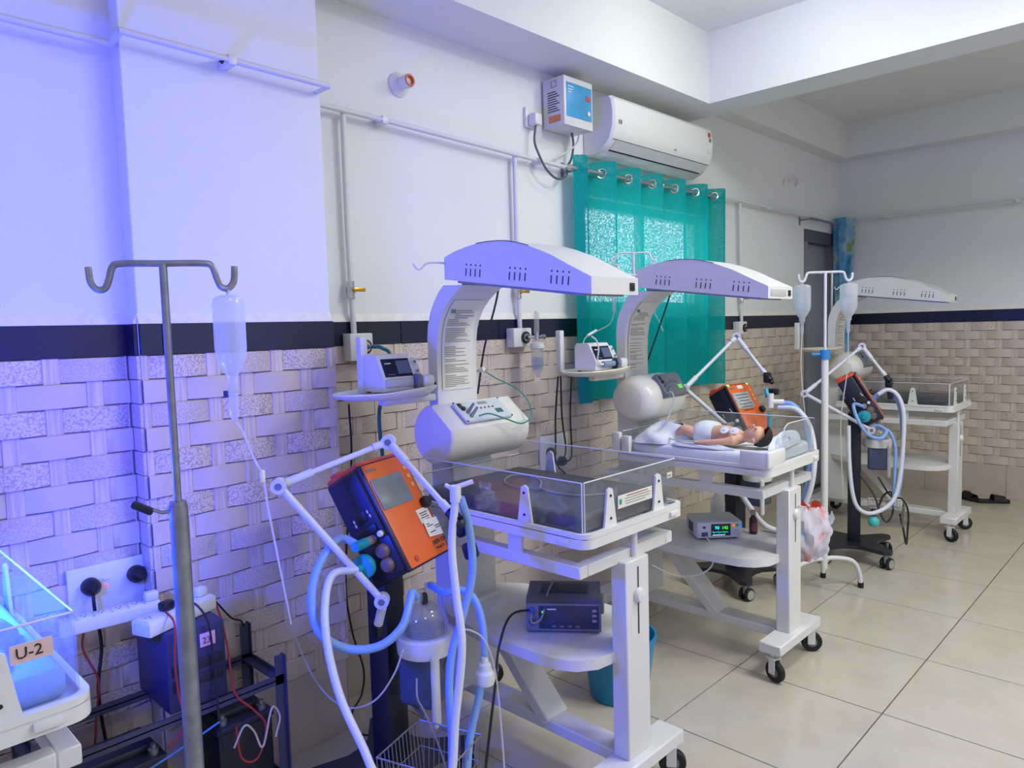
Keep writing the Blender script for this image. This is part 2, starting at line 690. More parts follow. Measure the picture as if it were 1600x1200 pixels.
WM = {k: weave_mat('weave_' + k, k) for k in ('plain', 'fine', 'pebble', 'strip')}
TILEBACK = mat('tile_backing', '#8d7f70', 0.9)
SKIRT = mat('skirting_tile', '#c2b4a4', 0.3, noise=0.05, nscale=10)
PITCH_U, ROW_H, ZT, NROW = 0.225, 0.0745, 1.475, 16
SW = 0.046


def piece_h(t0, t1, L, axis_u, nrm, h):
    """Bulging horizontal ribbon between fractions t0..t1 of its full length L, centred on 0."""
    n = 6
    rows = []
    for z in (-h / 2, -h / 2 + 0.0022, h / 2 - 0.0022, h / 2):
        row = []
        for i in range(n + 1):
            t = t0 + (t1 - t0) * i / n
            d = 0.001 + 0.016 * math.sin(PI * min(1, max(0, t))) ** 0.7
            if abs(z) > h / 2 - 0.001:
                d = d * 0.45
            row.append(axis_u * ((t - 0.5) * L) + nrm * d + Z3 * z)
        rows.append(row)
    mb = MB()
    V = [p for r in rows for p in r]
    Fc = []
    for j in range(3):
        for i in range(n):
            a = j * (n + 1) + i
            Fc.append([a, a + 1, a + n + 2, a + n + 1])
    mb.add(V, Fc)
    return mb


MESHCACHE = {}


def weave(parent, o, au, nrm, u0, u1, phase, skip=None, limit=300, rows=NROW):
    """Relief on a wall: o wall origin (z=0), au along, nrm out of the wall; phase = centre of a strip in row 0."""
    o = Vector(o)
    key0 = (tuple(au), tuple(nrm))
    L = PITCH_U - SW + 0.007
    items = []
    for r in range(rows):
        zc = ZT - ROW_H * (r + 0.5)
        ph = phase + (PITCH_U / 2 if r % 2 else 0)
        k0 = int(math.floor((u0 - ph) / PITCH_U)) - 1
        k1 = int(math.ceil((u1 - ph) / PITCH_U)) + 1
        for k in range(k0, k1 + 1):
            c = ph + k * PITCH_U
            for kind, cc, half in (('s', c, SW / 2), ('h', c + PITCH_U / 2, L / 2)):
                a, b = max(u0, cc - half), min(u1, cc + half)
                if b - a < 0.006:
                    continue
                if skip and skip((a + b) / 2, zc):
                    continue
                if kind == 's':
                    mk = 'strip'
                elif r % 2:
                    mk = 'plain'
                else:
                    mk = random.choice(('pebble', 'fine', 'fine', 'pebble', 'fine'))
                items.append((kind, mk, cc, half, a, b, zc))
    def rank(it):
        p = o + au * ((it[4] + it[5]) / 2) + Z3 * it[6]
        q = pix(p)
        inside = q is not None and -60 < q[0] < 1660 and -60 < q[1] < 1260
        return (0 if inside else 1, (p - CAM_POS).length)
    cnt = {'s': 0, 'h': 0}
    rest = {}
    for it in sorted(items, key=rank):
        kind, mk, cc, half, a, b, zc = it
        inside = rank(it)[0] == 0
        whole = (b - a) > 2 * half - 1e-5
        if kind == 'h':
            t0, t1 = (a - cc + half) / (2 * half), (b - cc + half) / (2 * half)
            mb = lambda: piece_h(t0, t1, 2 * half, au, nrm, ROW_H - 0.002)
        else:
            def mb():
                q = MB()
                w0, w1 = a - cc, b - cc
                hh = ROW_H / 2 + 0.001
                q.add([au * w0 + nrm * 0.001 - Z3 * hh, au * w1 + nrm * 0.001 - Z3 * hh, au * w1 + nrm * 0.001 + Z3 * hh, au * w0 + nrm * 0.001 + Z3 * hh,
                       au * (w0 + 0.002) + nrm * 0.006 - Z3 * hh, au * (w1 - 0.002) + nrm * 0.006 - Z3 * hh, au * (w1 - 0.002) + nrm * 0.006 + Z3 * hh, au * (w0 + 0.002) + nrm * 0.006 + Z3 * hh],
                      [[4, 5, 6, 7], [0, 1, 5, 4], [1, 2, 6, 5], [2, 3, 7, 6], [3, 0, 4, 7]])
                return q
        pos = o + au * cc + Z3 * zc
        if cnt[kind] < limit and inside:
            cnt[kind] += 1
            key = (key0, kind, mk) if whole else None
            if key and key in MESHCACHE:
                me = MESHCACHE[key]
            else:
                me = mb().mesh('weave_tile' if kind == 'h' else 'weave_strip', WM[mk], angle=50)
                if key:
                    MESHCACHE[key] = me
            ob = bpy.data.objects.new('weave_tile' if kind == 'h' else 'weave_strip', me)
            COL.objects.link(ob)
            ob.location = pos
            ob.parent = parent
        else:
            q = rest.setdefault(mk, MB())
            t = mb()
            q.add([v + pos for v in t.v], t.f)
    for mk, q in rest.items():
        ob = q.build('distant_weave_tiles', WM[mk], parent)
        ob['kind'] = 'stuff'


def band_and_skirt(parent, o, au, nrm, u0, u1, jphase, step=0.604, skip=None):
    o = Vector(o)
    def rects(z0, z1, nm, m, th, ph, st, gap):
        k = int(math.floor((u0 - ph) / st))
        a = ph + k * st
        while a < u1:
            p, q = max(u0, a) + gap / 2, min(u1, a + st) - gap / 2
            a += st
            if q - p < 0.01:
                continue
            if skip:
                s0, s1 = skip
                segs = [(p, min(q, s0)), (max(p, s1), q)]
            else:
                segs = [(p, q)]
            for p2, q2 in segs:
                if q2 - p2 < 0.01:
                    continue
                c = o + au * ((p2 + q2) / 2) + Z3 * ((z0 + z1) / 2) + nrm * (th / 2)
                d = (abs(au.x) * (q2 - p2) + abs(nrm.x) * th, abs(au.y) * (q2 - p2) + abs(nrm.y) * th, z1 - z0)
                MB().obox(c, d, None, 0.0015, 1).build(nm, m, parent)
    rects(ZT, 1.572, 'border_tile', BAND, 0.012, jphase, step, 0.0025)
    rects(0.0, ZT - NROW * ROW_H - 0.001, 'skirting_tile', SKIRT, 0.008, jphase, step, 0.002)
    segs = [(u0, u1)] if not skip else [(u0, skip[0]), (skip[1], u1)]
    for p, q in segs:
        if q - p < 0.02:
            continue
        V = []
        for u in (p, q):
            for n_, z in ((0.0, 1.572), (0.012, 1.572), (0.011, 1.580), (0.0, 1.604)):
                V.append(o + au * u + nrm * n_ + Z3 * z)
        MB().add(V, [[0, 4, 5, 1], [1, 5, 6, 2], [2, 6, 7, 3], [0, 1, 2, 3], [4, 7, 6, 5]]).build('mortar_ledge', LEDGE, parent)
        cc = o + au * ((p + q) / 2) + nrm * 0.001 + Z3 * (ZT / 2)
        MB().obox(cc, (abs(au.x) * (q - p) + abs(nrm.x) * 0.002, abs(au.y) * (q - p) + abs(nrm.y) * 0.002, ZT - 0.002)).build('tile_backing', TILEBACK, parent)


def side_rows(y0, y1, x0):
    for r in range(NROW):
        z = ZT - ROW_H * (r + 1)
        MB().box((x0, y0, z + 0.0012), (PD + 0.004, y1, z + ROW_H - 0.0012), 0.001, 1).build('weave_tile', WM['plain' if r % 2 else 'fine'], wall_pillar)


weave(wall_left, (0, 0, 0), Y3, X3, PY1 + 0.012, DY0 - 0.03, 1.94)
weave(wall_left, (0, 0, 0), Y3, X3, DY1 + 0.03, RY1 - 0.012, 1.94)
weave(wall_left, (LX, 0, 0), Y3, X3, RY0, PY0 - 0.012, 0.590, limit=90)
band_and_skirt(wall_left, (0, 0, 0), Y3, X3, PY1, RY1, 1.954, skip=(DY0 - 0.03, DY1 + 0.03))
band_and_skirt(wall_left, (LX, 0, 0), Y3, X3, RY0, PY0, 0.212)
weave(wall_pillar, (PD, 0, 0), Y3, X3, PY0, PY1, 1.035)
band_and_skirt(wall_pillar, (PD, 0, 0), Y3, X3, PY0, PY1, 0.879)
side_rows(PY0 - 0.010, PY0, LX + 0.012)
band_and_skirt(wall_pillar, (0, PY0, 0), X3, -Y3, LX + 0.012, PD, 0.1)
side_rows(PY1, PY1 + 0.010, 0.012)
band_and_skirt(wall_pillar, (0, PY1, 0), X3, Y3, 0.012, PD, 0.14)
weave(wall_back, (0, RY1, 0), X3, -Y3, 0.012, 3.4, 0.385, limit=200)
band_and_skirt(wall_back, (0, RY1, 0), X3, -Y3, 0.012, 3.4, 0.755)

# door
dr = struct(MB().box((-0.10, DY0 + 0.05, 0.005), (-0.055, DY1 - 0.05, 2.20), 0.003, 1).build('door_1', mat('door_grey', '#8b8f98', 0.35, noise=0.04, nscale=3)))
DFR = mat('door_frame_grey', '#7c7f87', 0.4)
mb = MB().box((-0.12, DY0 + 0.002, 0), (0.014, DY0 + 0.05, 2.20)).box((-0.12, DY1 - 0.05, 0), (0.014, DY1 - 0.002, 2.20))
mb.build('door_frame', DFR, dr)
MB().box((-0.12, DY0 + 0.002, 2.20), (0.008, DY1 - 0.002, DZ - 0.002)).build('door_lintel', mat('lintel_dark', '#4b4f58', 0.4), dr)
mb = MB()
for i in range(5):
    for j in range(2):
        mb.cyl((-0.056, DY0 + 0.10 + 0.055 * j, 1.28 - 0.035 * i), (-0.051, DY0 + 0.10 + 0.055 * j, 1.28 - 0.035 * i), 0.006, n=8)
mb.build('vent_holes', DARKP, dr)
MB().cyl((-0.055, DY0 + 0.09, 1.0), (-0.02, DY0 + 0.09, 1.0), 0.01).box((-0.025, DY0 + 0.08, 0.95), (-0.012, DY0 + 0.10, 1.07), 0.004).build('door_handle', STEEL, dr)

# window behind the teal curtain
wn = struct(MB().box((-0.13, WY0 + 0.002, WZ0 + 0.002), (-0.06, WY0 + 0.05, WZ1 - 0.002)).box((-0.13, WY1 - 0.05, WZ0 + 0.002), (-0.06, WY1 - 0.002, WZ1 - 0.002))
            .box((-0.13, WY0 + 0.05, WZ0 + 0.002), (-0.06, WY1 - 0.05, WZ0 + 0.05)).box((-0.13, WY0 + 0.05, WZ1 - 0.05), (-0.06, WY1 - 0.05, WZ1 - 0.002))
            .box((-0.12, (WY0 + WY1) / 2 - 0.02, WZ0 + 0.05), (-0.07, (WY0 + WY1) / 2 + 0.02, WZ1 - 0.05)).build('window_1', mat('window_frame', '#b8bbbd', 0.4, metal=0.3)))
for a, b in ((WY0 + 0.05, (WY0 + WY1) / 2 - 0.02), ((WY0 + WY1) / 2 + 0.02, WY1 - 0.05)):
    MB().box((-0.098, a, WZ0 + 0.05), (-0.094, b, WZ1 - 0.05)).build('pane', clear_mat('window_glass', (0.95, 0.97, 0.98), 0.06), wn)

# ================================================================== THINGS ON THE WALLS
# bay lamps above the frame; right, camera and back panels are added fill
LAMP = mat('lamp_diffuser', '#f4f8f4', 0.5, emit='#f4fff4', estr=3.0)
for nm, x, y, lb in (('panel', 2.35, 2.9, 'square ceiling light panel in middle bay above the cots'), ('panel', 4.0, 3.0, 'added fill light panel nearest the right wall'), ('panel', 3.6, -0.4, 'added fill light panel on the ceiling behind the camera'), ('panel', 3.4, 5.6, 'added fill light panel in the back bay')):
    t = thing('ceiling_light', lb, 'ceiling light', (x, y, 3.235), 'ceiling light panels')
    MB().box((x - 0.32, y - 0.32, 3.245), (x + 0.32, y + 0.32, 3.264), 0.004).build('frame', WHITEP, t)
    MB().box((x - 0.30, y - 0.30, 3.240), (x + 0.30, y + 0.30, 3.245)).build('diffuser', LAMP, t)
t = thing('bulb_lamp', 'bare bulb hanging from ceiling near the corner of the beams', 'lamp', (1.12, 3.30, 3.05))
MB().cyl((1.12, 3.30, 3.105), (1.12, 3.30, 3.264), 0.016, n=12).build('holder', WHITEP, t)
MB().ball((1.12, 3.30, 3.085), 0.03).build('bulb', LAMP, t)

# gas rails
def gas_pipe(label, pts, drops, brackets, valves, base):
    t = thing('gas_pipe', label, 'pipe', base)
    MB().tube(pts, 0.011, 10).build('rail_pipe', PIPE, t)
    for p in drops:
        MB().tube(p, 0.012, 10).build('drop_pipe', PIPE, t)
    for p, n in brackets:
        p = Vector(p)
        mb = MB().box(p - Vector((p.x - n, 0.014, 0.016)), p + Vector((0.012, 0.014, 0.016)), 0.003)
        mb.build('pipe_bracket', WHITEP, t)
    for p in valves:
        p = Vector(p)
        v = MB().cyl(p - Z3 * 0.035, p + Z3 * 0.035, 0.016, n=10).cyl(p - Z3 * 0.012, p + Z3 * 0.012, 0.02, n=6).build('valve', CHROME, t)
        MB().cyl(p, p + X3 * 0.035, 0.008, n=8).obox(p + Vector((0.036, 0.018, 0.0)), (0.006, 0.055, 0.016), None, 0.002).build('valve_lever', BRASS, v)
    return t


gas_pipe('white gas pipe along left wall section beside the pillar', [(0.18, -1.4, 2.41), (0.18, 0.79, 2.402)], [], [((0.18, 0.2, 2.405), LX)], [], (0.18, 0, 2.405))
pp = gas_pipe('white gas pipe across the front of the pillar', [(0.265, 0.79, 2.415), (0.265, 1.485, 2.405)], [], [((0.265, 1.125, 2.41), PD)], [], (0.265, 1.1, 2.4))
MB().tube([(0.18, 0.796, 2.402), (0.262, 0.796, 2.418)], 0.011, 8).build('elbow', PIPE, pp)
MB().box((0.20, 1.462, 2.392), (0.262, 1.48, 2.40), 0.001).build('pipe_bracket', WHITEP, pp)
MB().cyl((0.262, 1.09, 2.405), (0.262, 1.10, 2.40), 0.009, n=8).build('clip', DARKP, pp)
gas_pipe('long white gas pipe along main wall with two valved drops',
         [(0.05, 1.53, 2.410), (0.05, 1.88, 2.405), (0.05, 3.09, 2.372)],
         [[(0.035, 1.69, 2.405), (0.03, 1.692, 1.93), (0.03, 1.70, 1.525)], [(0.035, 2.68, 2.383), (0.03, 2.683, 1.95), (0.03, 2.69, 1.525)]],
         [((0.05, 1.88, 2.405), 0.0), ((0.05, 2.86, 2.378), 0.0)], [(0.032, 1.693, 1.70), (0.032, 2.683, 1.71)], (0.05, 2.3, 2.4))
gas_pipe('white gas pipe right of the teal curtain towards the door',
         [(0.05, 4.72, 2.398), (0.05, 5.06, 2.405), (0.05, 6.1, 2.40), (0.05, 6.98, 2.392)],
         [[(0.035, 5.06, 2.405), (0.03, 5.08, 1.95), (0.03, 5.09, 1.525)]],
         [((0.05, 5.5, 2.403), 0.0), ((0.05, 6.45, 2.397), 0.0)], [(0.032, 5.085, 1.70)], (0.05, 5.8, 2.4))
gp = thing('gas_pipe', 'white gas pipe running across the back wall', 'pipe', (1.5, 7.05, 2.428))
MB().tube([(0.10, 7.055, 2.424), (3.6, 7.055, 2.440)], 0.011, 8).build('rail_pipe', PIPE, gp)
for x in (0.42, 1.4, 2.4):
    MB().box((x - 0.014, 7.03, 2.412), (x + 0.014, 7.1, 2.444), 0.003).build('pipe_bracket', WHITEP, gp)


def gas_outlet(y0, y1, z0, z1, label):
    t = thing('gas_outlet', label, 'outlet', (0.01, (y0 + y1) / 2, z0))
    MB().box((0.0135, y0, z0), (0.07, y1, z1), 0.006).build('housing', WHITEP, t)
    c = Vector((0.071, y0 + (y1 - y0) * 0.62, (z0 + z1) / 2))
    MB().lathe([(0.030, 0), (0.030, 0.008), (0.022, 0.010), (0.022, 0.0)], c, X3, 20).build('outlet_ring', DARKP, t)
    MB().lathe([(0.021, 0), (0.021, 0.012), (0.013, 0.013)], c, X3, 20).build('outlet_socket', CHROME, t)
    MB().cyl(c + X3 * 0.012, c + X3 * 0.02, 0.010).build('outlet_port', DARKP, t)
    return c


oc1 = gas_outlet(1.655, 1.765, 1.412, 1.524, 'white gas outlet beside pillar with green hose plugged in')
oc2 = gas_outlet(2.605, 2.735, 1.432, 1.527, 'white gas outlet holding the oxygen humidifier bottle')
oc3 = gas_outlet(4.985, 5.10, 1.436, 1.530, 'white gas outlet right of the teal curtain')
t = thing('gas_hose', 'green gas hose hanging from outlet beside the pillar', 'hose', (0.12, 1.73, 0.3))
MB().cyl(oc1 + X3 * 0.02, oc1 + X3 * 0.055, 0.008).build('hose_connector', STEEL, t)
g0 = oc1 + X3 * 0.055
MB().tube([g0, g0 + Vector((0.03, 0.02, -0.005)), g0 + Vector((0.06, 0.04, -0.05)), (0.24, 1.66, 1.22), (0.25, 1.66, 1.0), (0.24, 1.665, 0.6), (0.22, 1.67, 0.35)], 0.0075, 10, smooth=6).build('hose_tube', GREENT, t)

# oxygen flowmeter with humidifier bottle on the second outlet
t = thing('oxygen_flowmeter', 'oxygen flowmeter with clear humidifier bottle on wall outlet', 'flowmeter', (0.13, 2.70, 1.18))
MB().cyl(oc2 + X3 * 0.013, oc2 + X3 * 0.075, 0.008).build('inlet_stem', CHROME, t)
k = oc2 + X3 * 0.078
MB().cyl(k - Z3 * 0.02, k + Z3 * 0.025, 0.012).cyl(k, k + Y3 * 0.04, 0.008).cyl(k + Y3 * 0.04, k + Y3 * 0.055, 0.013).build('valve_body', CHROME, t)
MB().cyl(k + Z3 * 0.025, k + Z3 * 0.12, 0.013).build('flow_tube', JARM, t)
MB().cyl(k + Z3 * 0.12, k + Z3 * 0.128, 0.009).build('tube_cap', WHITEP, t)
MB().lathe([(0.008, 0), (0.034, -0.005), (0.036, -0.03), (0.03, -0.034)], k - Z3 * 0.025, Z3, 18).build('jar_lid', WHITEP, t)
MB().lathe([(0.030, -0.06), (0.031, -0.13), (0.026, -0.165), (0.014, -0.175), (0.010, -0.20)], k, Z3, 18).build('jar', JARM, t)
MB().lathe([(0.027, -0.10), (0.027, -0.13), (0.02, -0.160)], k, Z3, 16).build('water', clear_mat('water_blue', (0.75, 0.82, 0.92), 0.06, 0.2, (0.6, 0.7, 0.85)), t)

# bulb holder
t = thing('bulb_holder', 'empty white bulb holder on the main wall, orange inside', 'lamp holder', (0, 2.0, 2.59))
MB().lathe([(0.052, 0), (0.052, 0.008), (0.034, 0.022), (0.030, 0.028)], (0.0, 2.0, 2.585), X3, 22).build('base', WHITEP, t)
MB().lathe([(0.027, 0.025), (0.029, 0.075), (0.026, 0.082), (0.022, 0.070)], (0.0, 2.0, 2.585), X3, 20).build('socket', WHITEP, t)
MB().lathe([(0.0235, 0.066), (0.0245, 0.084), (0.018, 0.084), (0.016, 0.068)], (0.0, 2.0, 2.585), X3, 20).build('inner_ring', mat('copper_orange', '#d4552a', 0.4), t)
t = thing('cable_clip', 'small white hook and wire stub on wall right of air conditioner', 'hook', (0, 5.95, 2.64))
MB().lathe([(0.035, 0), (0.03, 0.02), (0.012, 0.03)], (0.0, 5.9, 2.64), X3, 14).build('base', WHITEP, t)
MB().tube([(0.025, 5.9, 2.64), (0.05, 5.96, 2.67), (0.04, 6.06, 2.70), (0.02, 6.12, 2.67), (0.01, 6.10, 2.64)], 0.006, 6, smooth=4).build('wire', WHITEC, t)

# ---- air conditioner
t = thing('air_conditioner', 'white split air conditioner above the teal curtain', 'air conditioner', (0, 3.85, 2.47))
AY0, AY1 = 3.275, 4.345
prof = [(0.0, 2.47), (0.07, 2.462), (0.13, 2.485), (0.185, 2.535), (0.208, 2.60), (0.212, 2.68), (0.20, 2.745), (0.185, 2.762), (0.02, 2.775), (0.0, 2.775)]
rings = []
for y, k in ((AY0, 0.94), (AY0 + 0.012, 1.0), (AY1 - 0.012, 1.0), (AY1, 0.94)):
    rings.append([Vector((0.004 + x * k, y, 2.62 + (z - 2.62) * (0.97 if k < 1 else 1))) for x, z in prof])
MB().loft(rings).build('casing', mat('ac_white', '#dedfda', 0.25), t, angle=30)
def acp(a, y, d=0.0):
    """point on the lower front curve of the unit"""
    i = int(a)
    f = a - i
    p = Vector(prof[i]).lerp(Vector(prof[i + 1]), f)
    tn = (Vector(prof[i + 1]) - Vector(prof[i])).normalized()
    nn = Vector((tn.y, -tn.x))
    return Vector((0.004 + p.x + nn.x * d, y, p.y + nn.y * d))
V = [acp(2.15, AY0 + 0.05, 0.001), acp(2.15, AY1 - 0.05, 0.001), acp(2.95, AY1 - 0.05, 0.001), acp(2.95, AY0 + 0.05, 0.001)]
V2 = [acp(2.15, AY0 + 0.05, 0.005), acp(2.15, AY1 - 0.05, 0.005), acp(2.95, AY1 - 0.05, 0.005), acp(2.95, AY0 + 0.05, 0.005)]
MB().add(V + V2, [[4, 5, 6, 7], [0, 1, 5, 4], [1, 2, 6, 5], [2, 3, 7, 6], [3, 0, 4, 7]]).build('louvre', mat('ac_flap', '#cfd3d2', 0.3), t)
MB().tube([acp(2.05, AY0 + 0.05, 0.0015), acp(2.05, AY1 - 0.05, 0.0015)], 0.004, 6).build('outlet_slit', DARKP, t)
MB().tube([acp(3.0, AY0 + 0.02, 0.0005), acp(3.0, AY1 - 0.02, 0.0005)], 0.0018, 6).build('panel_seam', INK, t)
text('10', 'warranty_mark', acp(4.15, AY0 + 0.035, 0.004), Y3, Vector((0, 0, 1)), 0.035, INK, t)
text('LG', 'brand_mark', acp(3.45, AY0 + 0.62, 0.003), Y3, Vector((0, 0, 1)), 0.022, mat('logo_grey', '#777a7d', 0.5), t)
sk = MB().add([acp(4.0, AY1 - 0.075, 0.003), acp(4.0, AY1 - 0.025, 0.003), acp(5.9, AY1 - 0.025, 0.003), acp(5.9, AY1 - 0.075, 0.003)], [[0, 1, 2, 3]])
sk.build('rating_sticker', mat('sticker_cream', '#d7d6c0', 0.6), t)
MB().lathe([(0.016, 0), (0.016, 0.002)], acp(5.5, AY1 - 0.05, 0.004), X3, 14).build('sticker_star', mat('sticker_red', '#c4473c', 0.6), t)
MB().lathe([(0.012, 0), (0.012, 0.002)], acp(5.0, AY1 - 0.05, 0.004), X3, 14).build('sticker_star', mat('sticker_green', '#6f8f58', 0.6), t)

# ---- voltage stabilizer
t = thing('voltage_stabilizer', 'white voltage stabilizer box with blue panel beside air conditioner', 'stabilizer', (0, 3.0, 2.55))
SY0, SY1, SX, SZ0, SZ1 = 2.93, 3.165, 0.155, 2.555, 2.80
MB().box((0.012, SY0, SZ0), (SX, SY1, SZ1), 0.004).build('casing', mat('stabilizer_white', '#d4d4d2', 0.4), t)
MB().box((0.0, SY0 + 0.05, SZ0 + 0.03), (0.012, SY1 - 0.05, SZ1 - 0.03)).build('wall_bracket', STEEL, t)
MB().box((SX, SY0 + 0.018, SZ0 + 0.045), (SX + 0.003, SY1 - 0.012, SZ1 - 0.03), 0.001).build('front_panel', mat('stabilizer_blue', '#3f9acd', 0.35, noise=0.25, nscale=7), t)
MB().box((SX + 0.003, SY1 - 0.06, SZ1 - 0.10), (SX + 0.006, SY1 - 0.025, SZ1 - 0.075), 0.001).build('display', mat('display_red', '#b5443f', 0.3), t)
MB().lathe([(0.012, 0), (0.012, 0.008), (0.008, 0.011)], (SX + 0.003, SY1 - 0.045, SZ0 + 0.08), X3, 16).build('indicator', WHITEP, t)
for i in range(3):
    MB().box((SX + 0.003, SY0 + 0.03, SZ1 - 0.052 - 0.014 * i), (SX + 0.004, SY0 + 0.075 - 0.01 * i, SZ1 - 0.048 - 0.014 * i)).build('panel_print', PAPER, t)
mb = MB()
for i in range(9):
    z = SZ1 - 0.075 - 0.012 * i
    mb.box((0.045, SY0 - 0.0012, z), (0.045 + 0.055 + 0.012 * ((i * 7) % 3), SY0, z + 0.005))
mb.box((0.07, SY0 - 0.0012, SZ1 - 0.048), (0.105, SY0, SZ1 - 0.046)).box((0.07, SY0 - 0.0012, SZ1 - 0.018), (0.105, SY0, SZ1 - 0.016)).box((0.07, SY0 - 0.0012, SZ1 - 0.048), (0.072, SY0, SZ1 - 0.016)).box((0.103, SY0 - 0.0012, SZ1 - 0.048), (0.105, SY0, SZ1 - 0.016))
mb.build('side_print', INK, t)
MB().box((0.05, SY0 - 0.0012, SZ0 + 0.02), (0.13, SY0, SZ0 + 0.055)).build('side_label', mat('label_orange', '#dd8a55', 0.6), t)
t = thing('wall_plug', 'white plug in wall socket left of the stabilizer', 'plug', (0, 2.83, 2.55))
MB().box((0.0, 2.79, 2.545), (0.018, 2.872, 2.645), 0.004).build('socket_plate', WHITEP, t)
MB().box((0.018, 2.805, 2.552), (0.07, 2.858, 2.61), 0.008).build('plug_body', WHITEP, t)
t = thing('power_cable', 'dark cable looping from wall plug under the gas pipe', 'cable', (0.05, 2.95, 2.3))
MB().tube([(0.045, 2.832, 2.552), (0.05, 2.815, 2.47), (0.07, 2.825, 2.40), (0.08, 2.87, 2.33), (0.08, 2.95, 2.295), (0.075, 3.03, 2.32), (0.045, 3.075, 2.37)], 0.006, 8, smooth=6).build('cord', mat('grey_dark_cable', '#55585f', 0.5), t)
t = thing('power_cable', 'dark cable dropping from the stabilizer to curtain rod', 'cable', (0.06, 3.1, 2.4))
MB().tube([(0.07, 3.09, 2.556), (0.06, 3.115, 2.50), (0.05, 3.11, 2.43), (0.045, 3.085, 2.39)], 0.006, 8, smooth=6).build('cord', mat('grey_dark_cable', '#55585f', 0.5), t)
t = thing('power_cable', 'thin white cable dropping from the stabilizer', 'cable', (0.06, 3.05, 2.4))
MB().tube([(0.10, 3.12, 2.556), (0.07, 3.125, 2.50), (0.05, 3.06, 2.45), (0.045, 3.0, 2.42), (0.04, 2.985, 2.385)], 0.005, 8, smooth=6).build('cord', WHITEC, t)

# ---- curtain rod and curtain
CX = 0.085
t = thing('curtain_rod', 'chrome curtain rod under the air conditioner', 'curtain rod', (CX, 3.9, 2.37))
MB().cyl((CX, 3.075, 2.366), (CX, 4.70, 2.384), 0.012, n=14).build('rod', CHROME, t)
MB().cyl((CX, 3.045, 2.3655), (CX, 3.10, 2.3665), 0.017, n=16).build('finial', CHROME, t)
for y in (3.085, 4.69):
    MB().box((0.0, y - 0.012, 2.33), (0.006, y + 0.012, 2.41), 0.002).box((0.0, y - 0.006, 2.35), (CX, y + 0.006, 2.366)).build('rod_bracket', STEEL, t)


def curtain_mat():
    m = bpy.data.materials.new('teal_cotton')
    m.use_nodes = True
    nt = m.node_tree
    nt.nodes.clear()
    out = nt.nodes.new('ShaderNodeOutputMaterial')
    df = nt.nodes.new('ShaderNodeBsdfDiffuse')
    df.inputs[0].default_value = (*hexc('#0a9a97'), 1)
    tl = nt.nodes.new('ShaderNodeBsdfTranslucent')
    tl.inputs[0].default_value = (*hexc('#37c9bd'), 1)
    mx = nt.nodes.new('ShaderNodeMixShader')
    mx.inputs[0].default_value = 0.22
    nt.links.new(df.outputs[0], mx.inputs[1])
    nt.links.new(tl.outputs[0], mx.inputs[2])
    # open weave: tiny holes that let daylight through
    tc = nt.nodes.new('ShaderNodeTexCoord')
    n = nt.nodes.new('ShaderNodeTexNoise')
    n.inputs['Scale'].default_value = 120
    n.inputs['Detail'].default_value = 2
    nt.links.new(tc.outputs['Object'], n.inputs['Vector'])
    mr = nt.nodes.new('ShaderNodeMapRange')
    mr.inputs['From Min'].default_value = 0.45
    mr.inputs['From Max'].default_value = 0.75
    mr.inputs['To Min'].default_value = 0.02
    mr.inputs['To Max'].default_value = 0.30
    nt.links.new(n.outputs['Fac'], mr.inputs['Value'])
    tr = nt.nodes.new('ShaderNodeBsdfTransparent')
    m2 = nt.nodes.new('ShaderNodeMixShader')
    nt.links.new(mr.outputs[0], m2.inputs[0])
    nt.links.new(mx.outputs[0], m2.inputs[1])
    nt.links.new(tr.outputs[0], m2.inputs[2])
    nt.links.new(m2.outputs[0], out.inputs['Surface'])
    return m


CUY0, CUY1, CUZ0, CUZ1 = 3.075, 4.715, 1.105, 2.425
NF = 6.5


def curt(u, v):
    y = CUY0 + (CUY1 - CUY0) * u
    ph = u * NF * 2 * PI
    amp = 0.046 + 0.012 * math.sin(u * 9.3)
    lowf = 0.55 + 0.45 * v
    x = CX + amp * lowf * math.sin(ph + 0.35 * (1 - v) * math.sin(u * 17)) + 0.012 * (1 - v) * math.sin(u * 41)
    y += 0.020 * math.sin(2 * ph) * v * 0.8 + 0.012 * (1 - v) * math.sin(u * 23 + 1)
    z = CUZ0 + (CUZ1 - CUZ0) * v + 0.012 * (v > 0.9) * math.sin(ph + 1.0) + (0.02 * math.sin(u * 3.3) if v < 0.05 else 0)
    return Vector((x, y, z))


t = thing('window_curtain', 'teal grommet curtain hanging over the window', 'curtain', (CX, 3.9, 1.1))
MB().grid(curt, 180, 30).build('fabric', curtain_mat(), t, angle=80)
for k in range(13):
    u = (k + 0.0) / (2 * NF) + 0.0
    if k == 0:
        u = 0.012
    p = curt(u, 0.957)
    q = curt(u + 0.002, 0.957)
    nrm = (q - p).normalized().cross(Z3)
    zc = 2.366 + (2.384 - 2.366) * u
    c = Vector((CX, p.y, zc))
    pts = [c + Vector((0, 0.0, 0)) + (Y3 * 0.25 + X3 * 0.97) * 0.0 for _ in range(1)]
    ring = []
    tdir = (q - p).normalized()
    for i in range(20):
        a = 2 * PI * i / 20
        ring.append(c + tdir * math.cos(a) * 0.026 + Z3 * math.sin(a) * 0.026)
    MB().tube(ring, 0.006, 6, closed=True).build('grommet', CHROME, t)

# ---- printed door curtain bunched in the corner, on its own rod
t = thing('door_curtain_rod', 'thin steel curtain rod above the grey door', 'curtain rod', (0.10, 6.6, 2.38))
MB().cyl((0.10, 6.20, 2.375), (0.10, 7.08, 2.375), 0.010, n=12).build('rod', STEEL, t)
MB().box((0.0, 6.19, 2.33), (0.006, 6.215, 2.40), 0.002).box((0.0, 6.197, 2.365), (0.105, 6.208, 2.377)).build('rod_bracket', STEEL, t)


